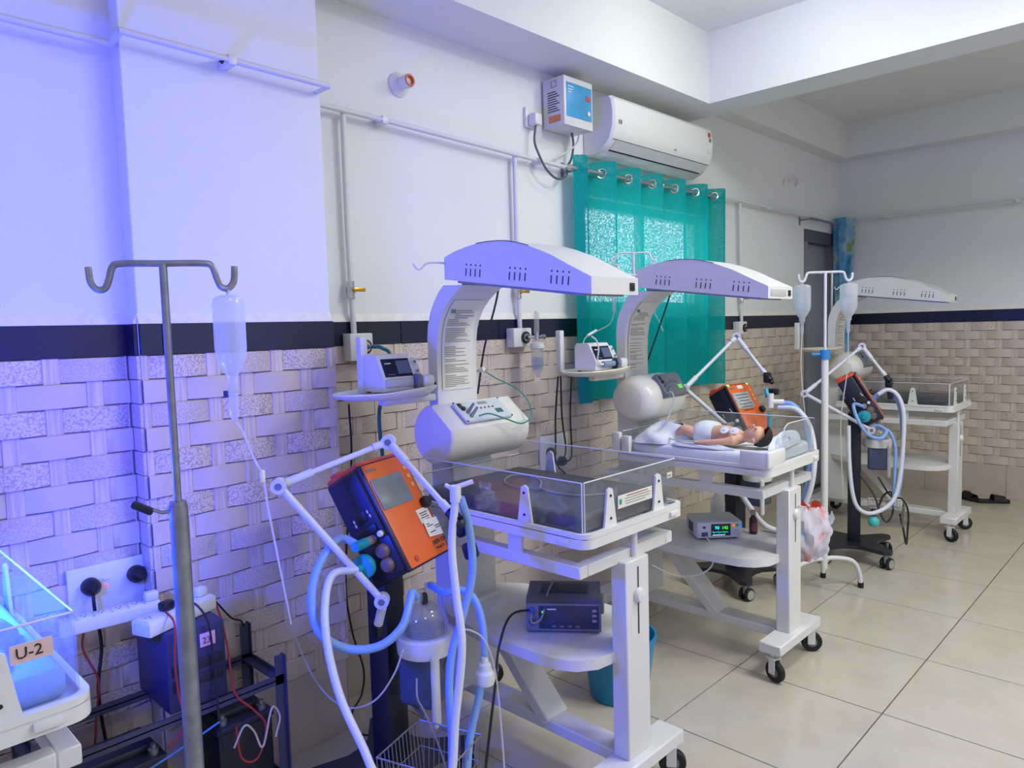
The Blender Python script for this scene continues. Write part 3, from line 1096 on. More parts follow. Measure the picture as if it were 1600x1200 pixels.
def dcur_mat():
    m = bpy.data.materials.new('printed_door_curtain')
    m.use_nodes = True
    nt = m.node_tree
    b = nt.nodes['Principled BSDF']
    b.inputs['Roughness'].default_value = 0.8
    tc = nt.nodes.new('ShaderNodeTexCoord')
    n = nt.nodes.new('ShaderNodeTexNoise')
    n.inputs['Scale'].default_value = 5.5
    n.inputs['Detail'].default_value = 3
    nt.links.new(tc.outputs['Object'], n.inputs['Vector'])
    r = nt.nodes.new('ShaderNodeValToRGB')
    e = r.color_ramp.elements
    e[0].position = 0.33
    e[0].color = (*hexc('#2d6f9e'), 1)
    e[1].position = 0.60
    e[1].color = (*hexc('#a9c6d6'), 1)
    x = e.new(0.47)
    x.color = (*hexc('#5fa0c8'), 1)
    x = e.new(0.66)
    x.color = (*hexc('#8aa36a'), 1)
    nt.links.new(n.outputs['Fac'], r.inputs['Fac'])
    nt.links.new(r.outputs['Color'], b.inputs['Base Color'])
    return m


def dcur(u, v):
    y = 6.86 + 0.20 * u
    x = 0.10 + 0.06 * math.sin(u * 5 * 2 * PI) * (0.75 + 0.25 * v) + 0.015 * math.sin(v * 5 + u * 3)
    return Vector((x, y, 0.62 + 1.82 * v))


t2 = MB().grid(dcur, 60, 16).build('door_curtain', dcur_mat(), None, angle=80, base=(0.1, 6.95, 0.62))
tag(t2, 'blue patterned curtain bunched beside the grey door in the corner', 'curtain')

# wall sockets
def socket_panel(label, y0, y1, z0, z1, x0, plugs):
    t = thing('socket_panel', label, 'socket', (x0, (y0 + y1) / 2, z0))
    MB().box((x0, y0, z0), (x0 + 0.012, y1, z1), 0.003).build('plate', WHITEP, t)
    for y, z in plugs:
        p = Vector((x0 + 0.012, y, z))
        MB().lathe([(0.027, 0), (0.026, 0.022), (0.018, 0.034), (0.008, 0.046)], p, X3, 16).build('plug', DARKP, t)
    return t
sp = socket_panel('large white socket panel with two black plugs, beside the pillar', 0.585, 0.80, 0.68, 0.845, LX + 0.013, [(0.645, 0.785), (0.775, 0.79)])
MB().box((LX + 0.025, 0.680, 0.792), (LX + 0.029, 0.700, 0.800), 0.001).build('switch', WHITEP, sp)
MB().cyl((LX + 0.025, 0.690, 0.775), (LX + 0.028, 0.690, 0.775), 0.0025, n=8).build('indicator', RED_LED, sp)
t = thing('plug_cable', 'black plug cable dropping from the left plug of the large panel', 'cable', (LX + 0.05, 0.65, 0.3))
MB().tube([(LX + 0.05, 0.645, 0.775), (LX + 0.055, 0.645, 0.72), (LX + 0.04, 0.66, 0.6), (LX + 0.05, 0.64, 0.45), (LX + 0.05, 0.66, 0.2)], 0.005, 8, smooth=6).build('cord', CABLE, t)
sp = socket_panel('white socket plate low on the main wall behind the first cot', 2.83, 3.06, 0.76, 0.95, 0.0125, [(2.90, 0.86), (2.99, 0.80)])
MB().tube([(0.055, 2.90, 0.85), (0.06, 2.93, 0.78), (0.06, 2.98, 0.74), (0.05, 3.02, 0.70)], 0.005, 6, smooth=4).build('cord', CABLE, sp)

# ================================================================== RADIANT WARMER COTS
PRINT = mat('fine_print', '#8d8d86', 0.7)


def caster(parent, x, y, off, r=0.046, top=0.118, ang=0.4, fm=None):
    d = Vector((math.cos(ang), math.sin(ang), 0))
    s = Vector((-d.y, d.x, 0))
    wc = Vector((x, y, r)) + d * 0.018
    f = MB(off)
    for k in (-1, 1):
        R = Matrix((d, s, Z3)).transposed()
        f.obox(wc + s * k * 0.018 + Z3 * 0.022 - d * 0.004, (0.034, 0.004, 0.064), R, 0.002, 1)
    f.obox(Vector((x, y, r + 0.056)) + d * 0.008, (0.05, 0.042, 0.006), Matrix((d, s, Z3)).transposed(), 0.002, 1)
    f.cyl((x, y, r + 0.056), (x, y, top), 0.009, n=10)
    c = f.build('caster', fm or WHITEM, parent)
    MB(off).lathe([(r * 0.55, -0.013), (r * 0.9, -0.013), (r, -0.008), (r, 0.008), (r * 0.9, 0.013), (r * 0.55, 0.013)], wc, s, 22).build('wheel', BLACKR, c)
    MB(off).cyl(wc - s * 0.014, wc + s * 0.014, r * 0.5, n=14).build('hub', GREYP, c)
    return c


HOOD_TOP = [(0.567, 1.787), (0.62, 1.802), (0.682, 1.813), (0.735, 1.819), (0.787, 1.820), (0.84, 1.818), (0.884, 1.813), (0.93, 1.803), (0.978, 1.789), (1.064, 1.756), (1.147, 1.714), (1.229, 1.674)]
COLUMN_BACK = [(0.43, 0.165), (0.43, 1.50), (0.436, 1.545), (0.452, 1.592), (0.475, 1.632), (0.503, 1.666), (0.531, 1.690)]
COLUMN_FRONT = [(0.645, 1.685), (0.605, 1.664), (0.565, 1.636), (0.532, 1.603), (0.507, 1.565), (0.493, 1.525), (0.484, 1.47), (0.481, 1.40), (0.48, 1.20)]


def warmer(yc, label, dx=0.0, box='round', mattress=MATTR, panels='up', tray_mat=WHITEP, col_mat=WHITEM, hood_on=True, group=None, shelf=True, beddx=0.0, bedz=0.0, end_plate=False):
    off = (dx, yc, 0)
    t = thing('infant_warmer', label, 'infant warmer', (0.85 + dx, yc, 0), 'radiant warmer cots in a row')
    def B():
        return MB(off)
    # chassis
    B().box((0.36, -0.045, 0.125), (1.235, 0.045, 0.165), 0.004, 1).build('base_beam', WHITEM, t)
    B().box((1.225, -0.215, 0.12), (1.325, 0.215, 0.166), 0.005, 1).build('foot_bar', WHITEM, t)
    B().box((0.31, -0.26, 0.12), (0.41, 0.26, 0.166), 0.005, 1).build('foot_bar', WHITEM, t)
    for x, y, a in ((1.275, -0.19, -0.3), (1.275, 0.185, 0.6), (0.36, -0.23, 2.6), (0.36, 0.23, 0.9)):
        caster(t, x, y, off, ang=a)
    # sloping strut
    a, b = Vector((0.93, 0, 0.16)), Vector((0.60, 0, 0.50))
    d = (b - a)
    R = Matrix((d.normalized(), Y3, d.normalized().cross(Y3))).transposed()
    B().obox((a + b) / 2, (d.length + 0.02, 0.11, 0.045), R, 0.004, 1).build('strut', WHITEM, t)
    # shelf with a rounded near edge
    if shelf:
        poly = [(0.46, -0.10), (0.62, -0.205), (0.80, -0.235), (1.05, -0.235), (1.14, -0.225), (1.20, -0.195), (1.24, -0.14), (1.25, -0.07), (1.25, 0.07), (1.24, 0.14), (1.20, 0.195), (1.14, 0.225), (1.05, 0.235), (0.80, 0.235), (0.62, 0.205), (0.46, 0.10)]
        B().prism(poly, (0, 0, 0.475), X3, Y3, (0, 0, 0.035)).build('shelf', WHITEM, t)
    # front post with its slot and clamp knob
    p = B().box((1.235, -0.062, 0.164), (1.295, 0.062, 0.80), 0.004, 1).build('front_post', WHITEM, t)
    B().box((1.2945, -0.003, 0.56), (1.2965, 0.003, 0.775)).build('slot', INK, p)
    B().lathe([(0.024, 0), (0.024, 0.006), (0.019, 0.014), (0.0, 0.016)], (1.296, 0, 0.685), X3, 20).build('knob', WHITEP, p)
    def Bz():
        return MB((dx, yc, bedz))
    Bz().cyl((1.272, 0.015, 0.79), (1.272, 0.015, 0.885), 0.011, n=12).build('lift_rod', WHITEM, t)
    # tube frame below the bed
    f = Bz()
    for lo, hi in (((0.47, -0.25, 0.79), (1.265, -0.21, 0.828)), ((0.47, 0.21, 0.79), (1.265, 0.25, 0.828)), ((1.225, -0.21, 0.79), (1.265, 0.21, 0.828)), ((0.47, -0.21, 0.79), (0.51, 0.21, 0.828))):
        f.box(lo, hi, 0.003, 1)
    f.build('bed_frame', WHITEM, t)
    for x in (0.72, 1.0):
        for sy in (-0.24, 0.24):
            Bz().box((x - 0.03, sy - 0.005, 0.825), (x + 0.03, sy + 0.005, 0.892)).build('bed_support', WHITEM, t)
    # bed tray
    BX0, BX1, BH = 0.53, 1.305 + beddx, 0.268
    w, l, cx = 2 * BH, BX1 - BX0, (BX0 + BX1) / 2
    tr = Bz().prism(rrect(l, w, 0.04), (cx, 0, 0.888), X3, Y3, (0, 0, 0.030)).build('bed_tray', tray_mat, t)
    o_, i_ = rrect(l, w, 0.04), rrect(l - 0.03, w - 0.03, 0.03)
    n = len(o_)
    V = [(cx + x, y, 0.916) for x, y in o_] + [(cx + x, y, 0.932) for x, y in o_] + [(cx + x, y, 0.932) for x, y in i_] + [(cx + x, y, 0.916) for x, y in i_]
    Fc = []
    for k in range(3):
        for i in range(n):
            Fc.append([k * n + i, k * n + (i + 1) % n, (k + 1) * n + (i + 1) % n, (k + 1) * n + i])
    Bz().add(V, Fc).build('tray_rim', tray_mat, tr)
    Bz().box((1.20, -BH - 0.008, 0.898), (1.245, -BH + 0.002, 0.914), 0.002).build('catch', WHITEP, tr)
    Bz().box((BX1 - 0.002, 0.17, 0.898), (BX1 + 0.008, 0.215, 0.914), 0.002).build('catch', WHITEP, tr)
    # mattress
    Bz().box((BX0 + 0.035, -BH + 0.03, 0.918), (BX1 - 0.045, BH - 0.03, 0.975), 0.018, 3).build('mattress', mattress, t)
    # clear sides
    PZ0, PZ1 = 0.932, 1.078
    def panel(lo, hi, edges):
        q = Bz().box(lo, hi).build('side_panel', ACRYL, t)
        for e0, e1 in edges:
            Bz().tube([e0, e1], 0.0022, 6).build('panel_edge', EDGE, q)
        return q
    y0, y1, xa, xb = -BH + 0.022, BH - 0.022, BX0 + 0.03, BX1 - 0.028
    if panels in ('up', 'far'):
        panel((xa, y1, PZ0), (xb, y1 + 0.005, PZ1), [((xa, y1 + 0.0025, PZ1), (xb, y1 + 0.0025, PZ1))])
    if panels == 'up':
        panel((xa, y0 - 0.005, PZ0), (xb, y0, PZ1), [((xa, y0 - 0.0025, PZ1), (xb, y0 - 0.0025, PZ1)), ((xb, y0 - 0.0025, PZ0), (xb, y0 - 0.0025, PZ1))])
        panel((xb + 0.001, y0 + 0.002, PZ0), (xb + 0.006, y1 - 0.002, PZ1), [((xb + 0.0035, y0 + 0.002, PZ1), (xb + 0.0035, y1 - 0.002, PZ1)), ((xb + 0.0035, y0 + 0.004, PZ0), (xb + 0.0035, y0 + 0.004, PZ1))])
        # tapered brackets that hold the panels
        def bracket(c, along, out):
            c, along, out = Vector(c), Vector(along), Vector(out)
            poly = [(-0.032, 0), (0.032, 0), (0.026, 0.03), (0.013, 0.115), (0.0, 0.122), (-0.013, 0.115), (-0.026, 0.03)]
            q = Bz().prism(poly, c, along, Z3, out * 0.007).build('panel_bracket', WHITEP, t)
            for z in (0.03, 0.098):
                Bz().cyl(c + Z3 * z + out * 0.007, c + Z3 * z + out * 0.010, 0.004, n=8).build('screw', DARKP, q)
        bracket((1.06, y0 - 0.006, 0.925), X3, -Y3)
        bracket((0.72, y1 + 0.006, 0.925), X3, Y3)
        bracket((xb + 0.007, -0.13, 0.925), Y3, X3)
        bracket((xb + 0.007, 0.13, 0.925), Y3, X3)
    panel((xa - 0.001, y0, PZ0), (xa + 0.004, y1, PZ0 + 0.09), [((xa, y0, PZ0 + 0.09), (xa, y1, PZ0 + 0.09))])
    # column
    prof = COLUMN_BACK + COLUMN_FRONT + [(0.545, 1.06), (0.555, 1.0), (0.555, 0.165)]
    col = B().prism(prof, (0, -0.10, 0), X3, Z3, (0, 0.20, 0)).build('column', col_mat, t, angle=30)
    # instruction sheet following the curve of the column
    fr = COLUMN_FRONT[2:8] + [(0.48, 1.30)]
    V, Fc = [], []
    for i, (x, z) in enumerate(fr):
        V += [(x + 0.0035, -0.078, z), (x + 0.0035, 0.078, z)]
        if i:
            Fc.append([2 * i - 2, 2 * i - 1, 2 * i + 1, 2 * i])
    sheet = B().add(V, Fc).build('instruction_sheet', PAPER, col)
    pr = B()
    rnd = random.Random(int(yc * 100))
    def on(z):
        for (xa_, za), (xb_, zb) in zip(fr, fr[1:]):
            if zb <= z <= za:
                return xa_ + (xb_ - xa_) * (za - z) / max(1e-6, za - zb) + 0.0045
        return 0.486
    z = 1.60
    while z > 1.31:
        if rnd.random() > 0.16:
            y = -0.066 + (0.03 if z > 1.57 else 0.0)
            e = 0.03 + 0.036 * rnd.random() if rnd.random() > 0.3 else -0.01
            pr.add([(on(z), y, z), (on(z), e, z), (on(z - 0.0028), e, z - 0.0028), (on(z - 0.0028), y, z - 0.0028)], [[0, 1, 2, 3]])
        z -= 0.0068
    pr.build('sheet_print', PRINT, sheet)
    B().box((on(1.60) - 0.001, -0.066, 1.588), (on(1.60) + 0.001, -0.044, 1.604)).build('sheet_logo', mat('logo_green', '#5f8f86', 0.6), sheet)
    # control box
    if box == 'round':
        c0, r0 = Vector((0.56, 1.152)), 0.108
        pf = []
        for i in range(28):
            a = 2 * PI * i / 28
            if math.radians(22) < a < math.radians(82):
                continue
            pf.append((c0.x + r0 * math.cos(a), c0.y + r0 * math.sin(a)))
        cb = B()
        rings = []
        for y, k in ((-0.20, 0.95), (-0.192, 1.0), (0.192, 1.0), (0.20, 0.95)):
            rings.append([Vector((c0.x + (x - c0.x) * k, y, c0.y + (z - c0.y) * k)) for x, z in pf])
        cbx = cb.loft(rings).build('control_box', mat('warm_white_plastic', '#e2dfd4', 0.3), t, angle=30)
        P0 = Vector((c0.x + r0 * math.cos(math.radians(18)), 0, c0.y + r0 * math.sin(math.radians(18))))
        P1 = Vector((c0.x + r0 * math.cos(math.radians(86)), 0, c0.y + r0 * math.sin(math.radians(86))))
        ya, yb = -0.12, 0.115
        pm = mat('control_panel_grey', '#c3cbd0', 0.35)
    else:
        c0, r0 = Vector((0.555, 1.165)), 0.125
        pf = []
        for i in range(30):
            a = 2 * PI * i / 30
            pf.append((c0.x + r0 * math.cos(a), c0.y + r0 * 0.92 * math.sin(a)))
        rings = []
        for y, k in ((-0.185, 0.60), (-0.17, 0.80), (-0.13, 0.97), (-0.08, 1.0), (0.10, 1.0), (0.15, 0.95), (0.185, 0.78), (0.20, 0.58)):
            rings.append([Vector((c0.x + (x - c0.x) * k - 0.01 * (1 - k), y, c0.y + (z - c0.y) * k)) for x, z in pf])
        cbx = B().loft(rings).build('control_box', mat('warm_white_plastic', '#e2dfd4', 0.3), t, angle=60)
        P0 = Vector((c0.x + r0 * 1.03 * math.cos(math.radians(-4)), 0, c0.y + r0 * 0.96 * math.sin(math.radians(-4))))
        P1 = Vector((c0.x + r0 * 1.03 * math.cos(math.radians(66)), 0, c0.y + r0 * 0.98 * math.sin(math.radians(66))))
        ya, yb = -0.075, 0.12
        pm = mat('control_panel_dark', '#6e777d', 0.35)
    up = (P1 - P0).normalized()
    nn = Vector((up.z, 0, -up.x))
    R = Matrix((Y3, up, nn)).transposed()
    h = (P1 - P0).length * 0.86
    pc = (P0 + P1) / 2 + Y3 * (ya + yb) / 2 + nn * (0.004 if box == 'round' else 0.016)
    pan = B().obox(pc, (yb - ya, h, 0.012 if box == 'round' else 0.03), R, 0.003, 1).build('control_panel', pm, cbx)
    fz = nn * (0.0062 if box == 'round' else 0.0152)
    def onp(u, v):
        return pc + Y3 * u * (yb - ya) / 2 + up * v * h / 2 + fz
    for i in range(4):
        B().lathe([(0.0045, 0), (0.004, 0.003)], onp(-0.05 + 0.17 * i, 0.15), nn, 10).build('button', GREYP, pan)
    B().obox(onp(0.6, -0.30), (0.034, 0.022, 0.002), R).build('display', mat('lcd_green', '#2c6b5c', 0.2) if box == 'round' else mat('lcd_lit', '#6fe04a', 0.3, emit='#5ae83a', estr=0.5), pan)
    B().obox(onp(-0.80, 0.62), (0.018, 0.022, 0.006), R, 0.002).build('switch', DARKP, pan)
    B().lathe([(0.009, 0), (0.008, 0.008)], onp(-0.78, 0.25), nn, 12).build('socket', DARKP, pan)
    for k, (u, v) in enumerate(((-0.72, -0.15), (-0.70, -0.55))):
        e = onp(u, v)
        dd = (nn * 0.7 + Y3 * 0.6 + up * 0.35).normalized()
        B().cyl(e, e + dd * 0.042, 0.0065, 0.005, n=10).build('lead_plug', GREYP if k == 0 else mat('plug_steel', '#7f878f', 0.35, metal=0.5), pan)
    for u in (-0.96, 0.96):
        for v in (-0.94, 0.94):
            B().lathe([(0.004, 0), (0.003, 0.002)], onp(u, v), nn, 8).build('screw', DARKP, pan)
    for i in range(5):
        B().obox(onp(0.15, 0.75 - 0.1 * i * 0.5), (0.05 - 0.01 * (i % 2), 0.0025, 0.001), R).build('panel_print', PRINT, pan)
    # hood
    if hood_on:
        poly = [(0.567, 1.708), (1.229, 1.622)] + HOOD_TOP[::-1]
        hd = B().prism(poly, (0, -0.122, 0), X3, Z3, (0, 0.244, 0)).build('hood', WHITEM, t, angle=25)
        B().tube([(x, -0.122, z + 0.001) for x, z in HOOD_TOP[3:9]], 0.0015, 6).build('hood_seam', INK, hd)
        sl = math.atan2(1.622 - 1.708, 1.229 - 0.567)
        sd = Vector((math.cos(sl), 0, math.sin(sl)))
        su = Vector((-sd.z, 0, sd.x))
        for side in (-1, 1):
            for gx in (0.106, 0.318, 0.500):
                for i in range(4):
                    c = Vector((0.567, 0, 1.708)) + sd * (gx + 0.0235 * (i - 1.5) + 0.04)
                    c.y = side * 0.1224
                    R2 = Matrix((sd, Y3, su)).transposed()
                    B().obox(c + su * 0.033, (0.0048, 0.001, 0.026), R2).build('vent_slot', INK, hd)
                    B().cyl(c + su * 0.059 - Y3 * 0.0005, c + su * 0.059 + Y3 * 0.0005, 0.0034, n=10).build('vent_hole', INK, hd)
        B().obox(Vector((0.90, 0, 1.662)), (0.58, 0.20, 0.012), Matrix((sd, Y3, su)).transposed()).build('heater_grille', STEEL, hd)
        B().box((1.2285, 0.075, 1.634), (1.233, 0.10, 1.660), 0.002).build('rocker_switch', DARKP, hd)
        if end_plate:
            B().box((1.2285, -0.10, 1.632), (1.231, 0.055, 1.662), 0.001).build('end_plate', mat('end_plate_grey', '#b4b4b4', 0.4), hd)
        B().box((0.575, -0.05, 1.684), (0.655, 0.05, 1.715), 0.004).build('hood_pivot', STEEL, t)
        B().tube([(0.575, -0.115, 1.765), (0.56, -0.15, 1.768), (0.545, -0.185, 1.765), (0.535, -0.205, 1.745), (0.528, -0.218, 1.748), (0.523, -0.228, 1.765)], 0.004, 6, smooth=4).build('line_hook', WHITEM, hd)
    return t


def pump_tray(yc, label, m, dx=0.0, post=(0.40, -0.375)):
    """Leaf-shaped side tray with its grip post, bolted to the near side of the column."""
    off = Vector((dx, yc, 0.02))
    t = thing('side_tray', label, 'tray', (0.44 + dx, yc - 0.30, 1.25), 'side trays on the warmer columns')
    n = 36
    rings = []
    cx, cy = 0.47, -0.31
    for z, k in ((1.272, 0.55), (1.276, 0.80), (1.290, 0.97), (1.297, 1.0), (1.301, 0.985), (1.296, 0.93), (1.292, 0.85), (1.291, 0.3)):
        ring = []
        for i in range(n):
            a = 2 * PI * i / n
            x = 0.135 * math.cos(a) * (1 + 0.06 * math.cos(2 * a))
            y = 0.205 * math.sin(a) * (1 - 0.10 * math.sin(a))
            lift = 0.014 * max(0, math.cos(a - 0.5)) ** 3 if z > 1.285 else 0
            ring.append(Vector((cx + x * k, cy + y * k, z + lift)) + off)
        rings.append(ring)
    MB().loft(rings).build('tray_plate', m, t, angle=60)
    MB(off).box((0.435, -0.34, 1.245), (0.475, -0.102, 1.272), 0.006).build('tray_arm', WHITEM, t)
    px_, py_ = post
    MB(off).box((px_ - 0.015, py_ - 0.015, 1.292), (px_ + 0.015, py_ + 0.015, 1.49), 0.004).build('grip_post', WHITEM, t)
    return t


def mattress_label(parent, yc, dx):
    off = Vector((dx, yc, 0))
    x = 1.277 + 0.0075
    pl = MB(off).box((x, -0.085, 0.972), (x + 0.0012, 0.10, 1.012)).build('maker_label', PAPER, parent)
    MB(off).box((x + 0.0012, -0.078, 0.984), (x + 0.002, -0.066, 1.0)).build('label_mark', mat('label_green', '#2f9a6e', 0.6), pl)
    for i, (a, b, m) in enumerate(((-0.04, 0.075, REDC), (-0.05, 0.09, PRINT), (-0.05, 0.085, PRINT), (-0.045, 0.06, PRINT))):
        MB(off).box((x + 0.0012, a, 1.004 - 0.008 * i), (x + 0.0018, b, 1.0065 - 0.008 * i)).build('label_print', m, pl)
    pl2 = MB(off).box((x, 0.19, 1.02), (x + 0.0012, 0.22, 1.038)).build('number_label', PAPER, parent)
    text('U-3', 'number_print', Vector((x + 0.0016, 0.193, 1.024)) + off, Y3, Z3, 0.013, INK, pl2)


YC1, YC2, YC3 = 1.857, 3.09, 5.72
w1 = warmer(YC1, 'nearest radiant warmer cot with clear sides and empty dark mattress')
mattress_label(w1, YC1, 0)
w2 = warmer(YC2, 'middle radiant warmer cot with the baby lying on white sheets', dx=-0.02, box='bulb', mattress=SHEET, panels='far', end_plate=True)
w3 = warmer(YC3, 'farthest radiant warmer cot, empty, by the back wall', dx=0.03, box='bulb')
pump_tray(YC1, 'white side tray under the pump of the nearest cot', WHITEP)
pump_tray(YC2, 'cream side tray under the pump of the middle cot', CREAM, -0.02, (0.33, -0.42))
pump_tray(YC3, 'cream side tray of the farthest cot with nothing on it', CREAM, 0.03, (0.33, -0.42))

# ================================================================== VENTILATORS
def frame(c, yaw, tau):
    n0 = Vector((math.cos(yaw), math.sin(yaw), 0))
    s = Vector((-math.sin(yaw), math.cos(yaw), 0))
    n = n0 * math.cos(tau) + Z3 * math.sin(tau)
    u = -n0 * math.sin(tau) + Z3 * math.cos(tau)
    c = Vector(c)
    return (lambda a, b, h: c + n * a + s * b + u * h), n, s, u, n0


BASEBLK = mat('stand_black', '#22242c', 0.45)
POSTM = mat('stand_navy_black', '#171a2b', 0.45)
GREYWHEEL = mat('grey_wheel', '#a5a39c', 0.5)
BROWNP = mat('port_brown', '#6d5c58', 0.5)
WIRE = mat('basket_wire', '#9a9a97', 0.35, metal=0.7)


def stand_base(t, cx, cy, yaw, r=0.27, wheel=None):
    poly = []
    for k in range(4):
        a = yaw + PI / 4 + k * PI / 2
        d = Vector((math.cos(a), math.sin(a)))
        q = Vector((-d.y, d.x))
        for e, w in ((r, -0.035), (r + 0.02, 0.0), (r, 0.035)):
            p = d * e + q * w
            poly.append((cx + p.x, cy + p.y))
        a2 = a + PI / 4
        for da in (-0.35, 0.0, 0.35):
            m_ = 0.135 if da == 0 else 0.15
            poly.append((cx + math.cos(a2 + da) * m_, cy + math.sin(a2 + da) * m_))
    MB().prism(poly, (0, 0, 0.095), X3, Y3, (0, 0, 0.022)).build('base_plate', BASEBLK, t)
    for k in range(4):
        a = yaw + PI / 4 + k * PI / 2
        x, y = cx + math.cos(a) * (r - 0.02), cy + math.sin(a) * (r - 0.02)
        f = MB().cyl((x, y, 0.06), (x, y, 0.097), 0.014, n=10)
        b = -0.5 + 0.6 * k
        d = Vector((math.cos(b), math.sin(b), 0))
        s = Vector((-d.y, d.x, 0))
        wc = Vector((x, y, 0.036)) + d * 0.012
        f.obox(wc + Z3 * 0.02, (0.05, 0.02, 0.04), Matrix((d, s, Z3)).transposed(), 0.006)
        c = f.build('caster', STEEL, t)
        for sg in (-1, 1):
            w = MB().lathe([(0.010, -0.009), (0.032, -0.009), (0.036, -0.005), (0.036, 0.005), (0.032, 0.009), (0.010, 0.009)], wc + s * sg * 0.020, s, 20).build('wheel', BLACKR, c)
            MB().cyl(wc + s * sg * 0.0285, wc + s * sg * 0.031, 0.026, n=18).build('wheel_disc', GREYWHEEL, c)


def basket(t, corner, n0, s, w, d, z0, z1):
    """Wire basket: corner on the rim, runs -s by w and +n0 by d."""
    c = Vector((corner[0], corner[1], 0))
    bk = MB()
    for z, k in ((z1, 0), (z0 + (z1 - z0) * 0.5, 0.006), (z0, 0.012)):
        q = [c + n0 * k - s * k, c - s * (w - k) + n0 * k, c - s * (w - k) + n0 * (d - k), c + n0 * (d - k) - s * k]
        bk.tube([p + Z3 * z for p in q], 0.003 if k == 0 else 0.0016, 6, closed=True)
    m = bk.build('basket_rim', WIRE, t)
    wires = MB()
    nw = 12
    for i in range(nw + 1):
        f = i / nw
        p, q = c - s * (w * f), c - s * (w * f) + n0 * d
        wires.tube([p + Z3 * z1, p + n0 * 0.012 + Z3 * z0, q - n0 * 0.012 + Z3 * z0, q + Z3 * z1], 0.0013, 5)
        if 0 < i < nw:
            p, q = c + n0 * (d * f), c + n0 * (d * f) - s * w
            wires.tube([p + Z3 * z1, p - s * 0.012 + Z3 * z0, q + s * 0.012 + Z3 * z0, q + Z3 * z1], 0.0013, 5)
    w_ = wires.build('basket_wires', WIRE, t)
    w_['kind'] = 'stuff'


def humidifier(label, c, n0, s, k_=1.0):
    t = thing('humidifier', label, 'humidifier', c, 'heated humidifiers on the ventilator stands')
    c = Vector(c)
    R = Matrix((n0, s, Z3)).transposed()
    MB().obox(c + Z3 * 0.075, (0.11, 0.125, 0.15), R, 0.014, 3).build('body', mat('humidifier_blue', '#44516f', 0.4), t)
    MB().obox(c + n0 * 0.056 + Z3 * 0.07, (0.004, 0.10, 0.115), R, 0.001).build('face_plate', mat('humidifier_face', '#4a5560', 0.35), t)
    MB().lathe([(0.016, 0), (0.016, 0.004), (0.012, 0.007)], c + n0 * 0.058 + Z3 * 0.10 + s * 0.012, n0, 16).build('dial', GREYP, t)
    # white shroud with its drop handle
    rings = []
    for z, k in ((0.14, 1.0), (0.165, 1.04), (0.185, 1.02), (0.19, 0.94)):
        rings.append([c + Z3 * z + n0 * 0.078 * k * math.cos(2 * PI * i / 24) + s * 0.078 * k * math.sin(2 * PI * i / 24) for i in range(24)])
    MB().loft(rings).build('heater_ring', WHITEP, t)
    hp = c + n0 * 0.062 - s * 0.052
    MB().obox(hp + Z3 * 0.055, (0.02, 0.028, 0.20), R, 0.009, 3).build('handle', WHITEP, t)
    # clear chamber with two ports
    MB().lathe([(0.062, 0.188), (0.063, 0.20), (0.058, 0.225), (0.048, 0.25), (0.032, 0.268), (0.012, 0.274)], c, Z3, 24).build('chamber', JARM, t)
    MB().lathe([(0.056, 0.190), (0.056, 0.206), (0.052, 0.207)], c, Z3, 24).build('water', clear_mat('chamber_water', (0.72, 0.8, 0.9), 0.08, 0.25, (0.6, 0.7, 0.8)), t)
    for k in (-1, 1):
        MB().lathe([(0.016, 0.24), (0.015, 0.29), (0.0175, 0.292), (0.0175, 0.315)], c + s * k * 0.036, Z3, 16).build('chamber_port', JARM, t)
    MB().lathe([(0.011, 0.27), (0.011, 0.295), (0.008, 0.30)], c, Z3, 14).build('fill_port', DARKP, t)
    if k_ != 1.0:
        for ob in bpy.data.objects:
            if ob.parent == t:
                for v in ob.data.vertices:
                    v.co = v.co * k_
    return t


def arm(t, pts, rods=0.011, m=None):
    """Jointed support arm through the given joints."""
    m = m or WHITEH
    a = MB().cyl(pts[0], pts[1], rods, n=12).build('support_arm', m, t)
    for p, q in zip(pts[1:], pts[2:]):
        d = (Vector(q) - Vector(p)).normalized()
        MB().cyl(p, q, rods * 0.8, n=12).cyl(Vector(p) + d * 0.02, Vector(p) + d * 0.10, rods * 1.15, n=12).cyl(Vector(q) - d * 0.05, q, rods * 1.1, n=12).build('arm_rod', m, a)
    for p in pts[:-1]:
        p = Vector(p)
        v = (CAM_POS - p)
        v.z = 0
        v = (v.normalized() + Y3 * -0.2).normalized()
        MB().cyl(p - v * 0.016, p + v * 0.018, rods * 2.0, n=18).build('arm_joint', m, a)
        MB().cyl(p + v * 0.018, p + v * 0.0195, rods * 0.95, n=12).build('joint_screw', GREYP, a)
        MB().cyl(p - v * 0.035, p - v * 0.016, rods * 0.9, n=10).build('joint_lever', DARKP, a)
    e = Vector(pts[-1])
    d = (e - Vector(pts[-2])).normalized()
    cl = MB().cyl(e - d * 0.01, e + d * 0.03, rods * 1.6, n=12)
    cl.ball(e + d * 0.04, 0.014)
    cl.build('arm_clamp', DARKP, a)
    return a


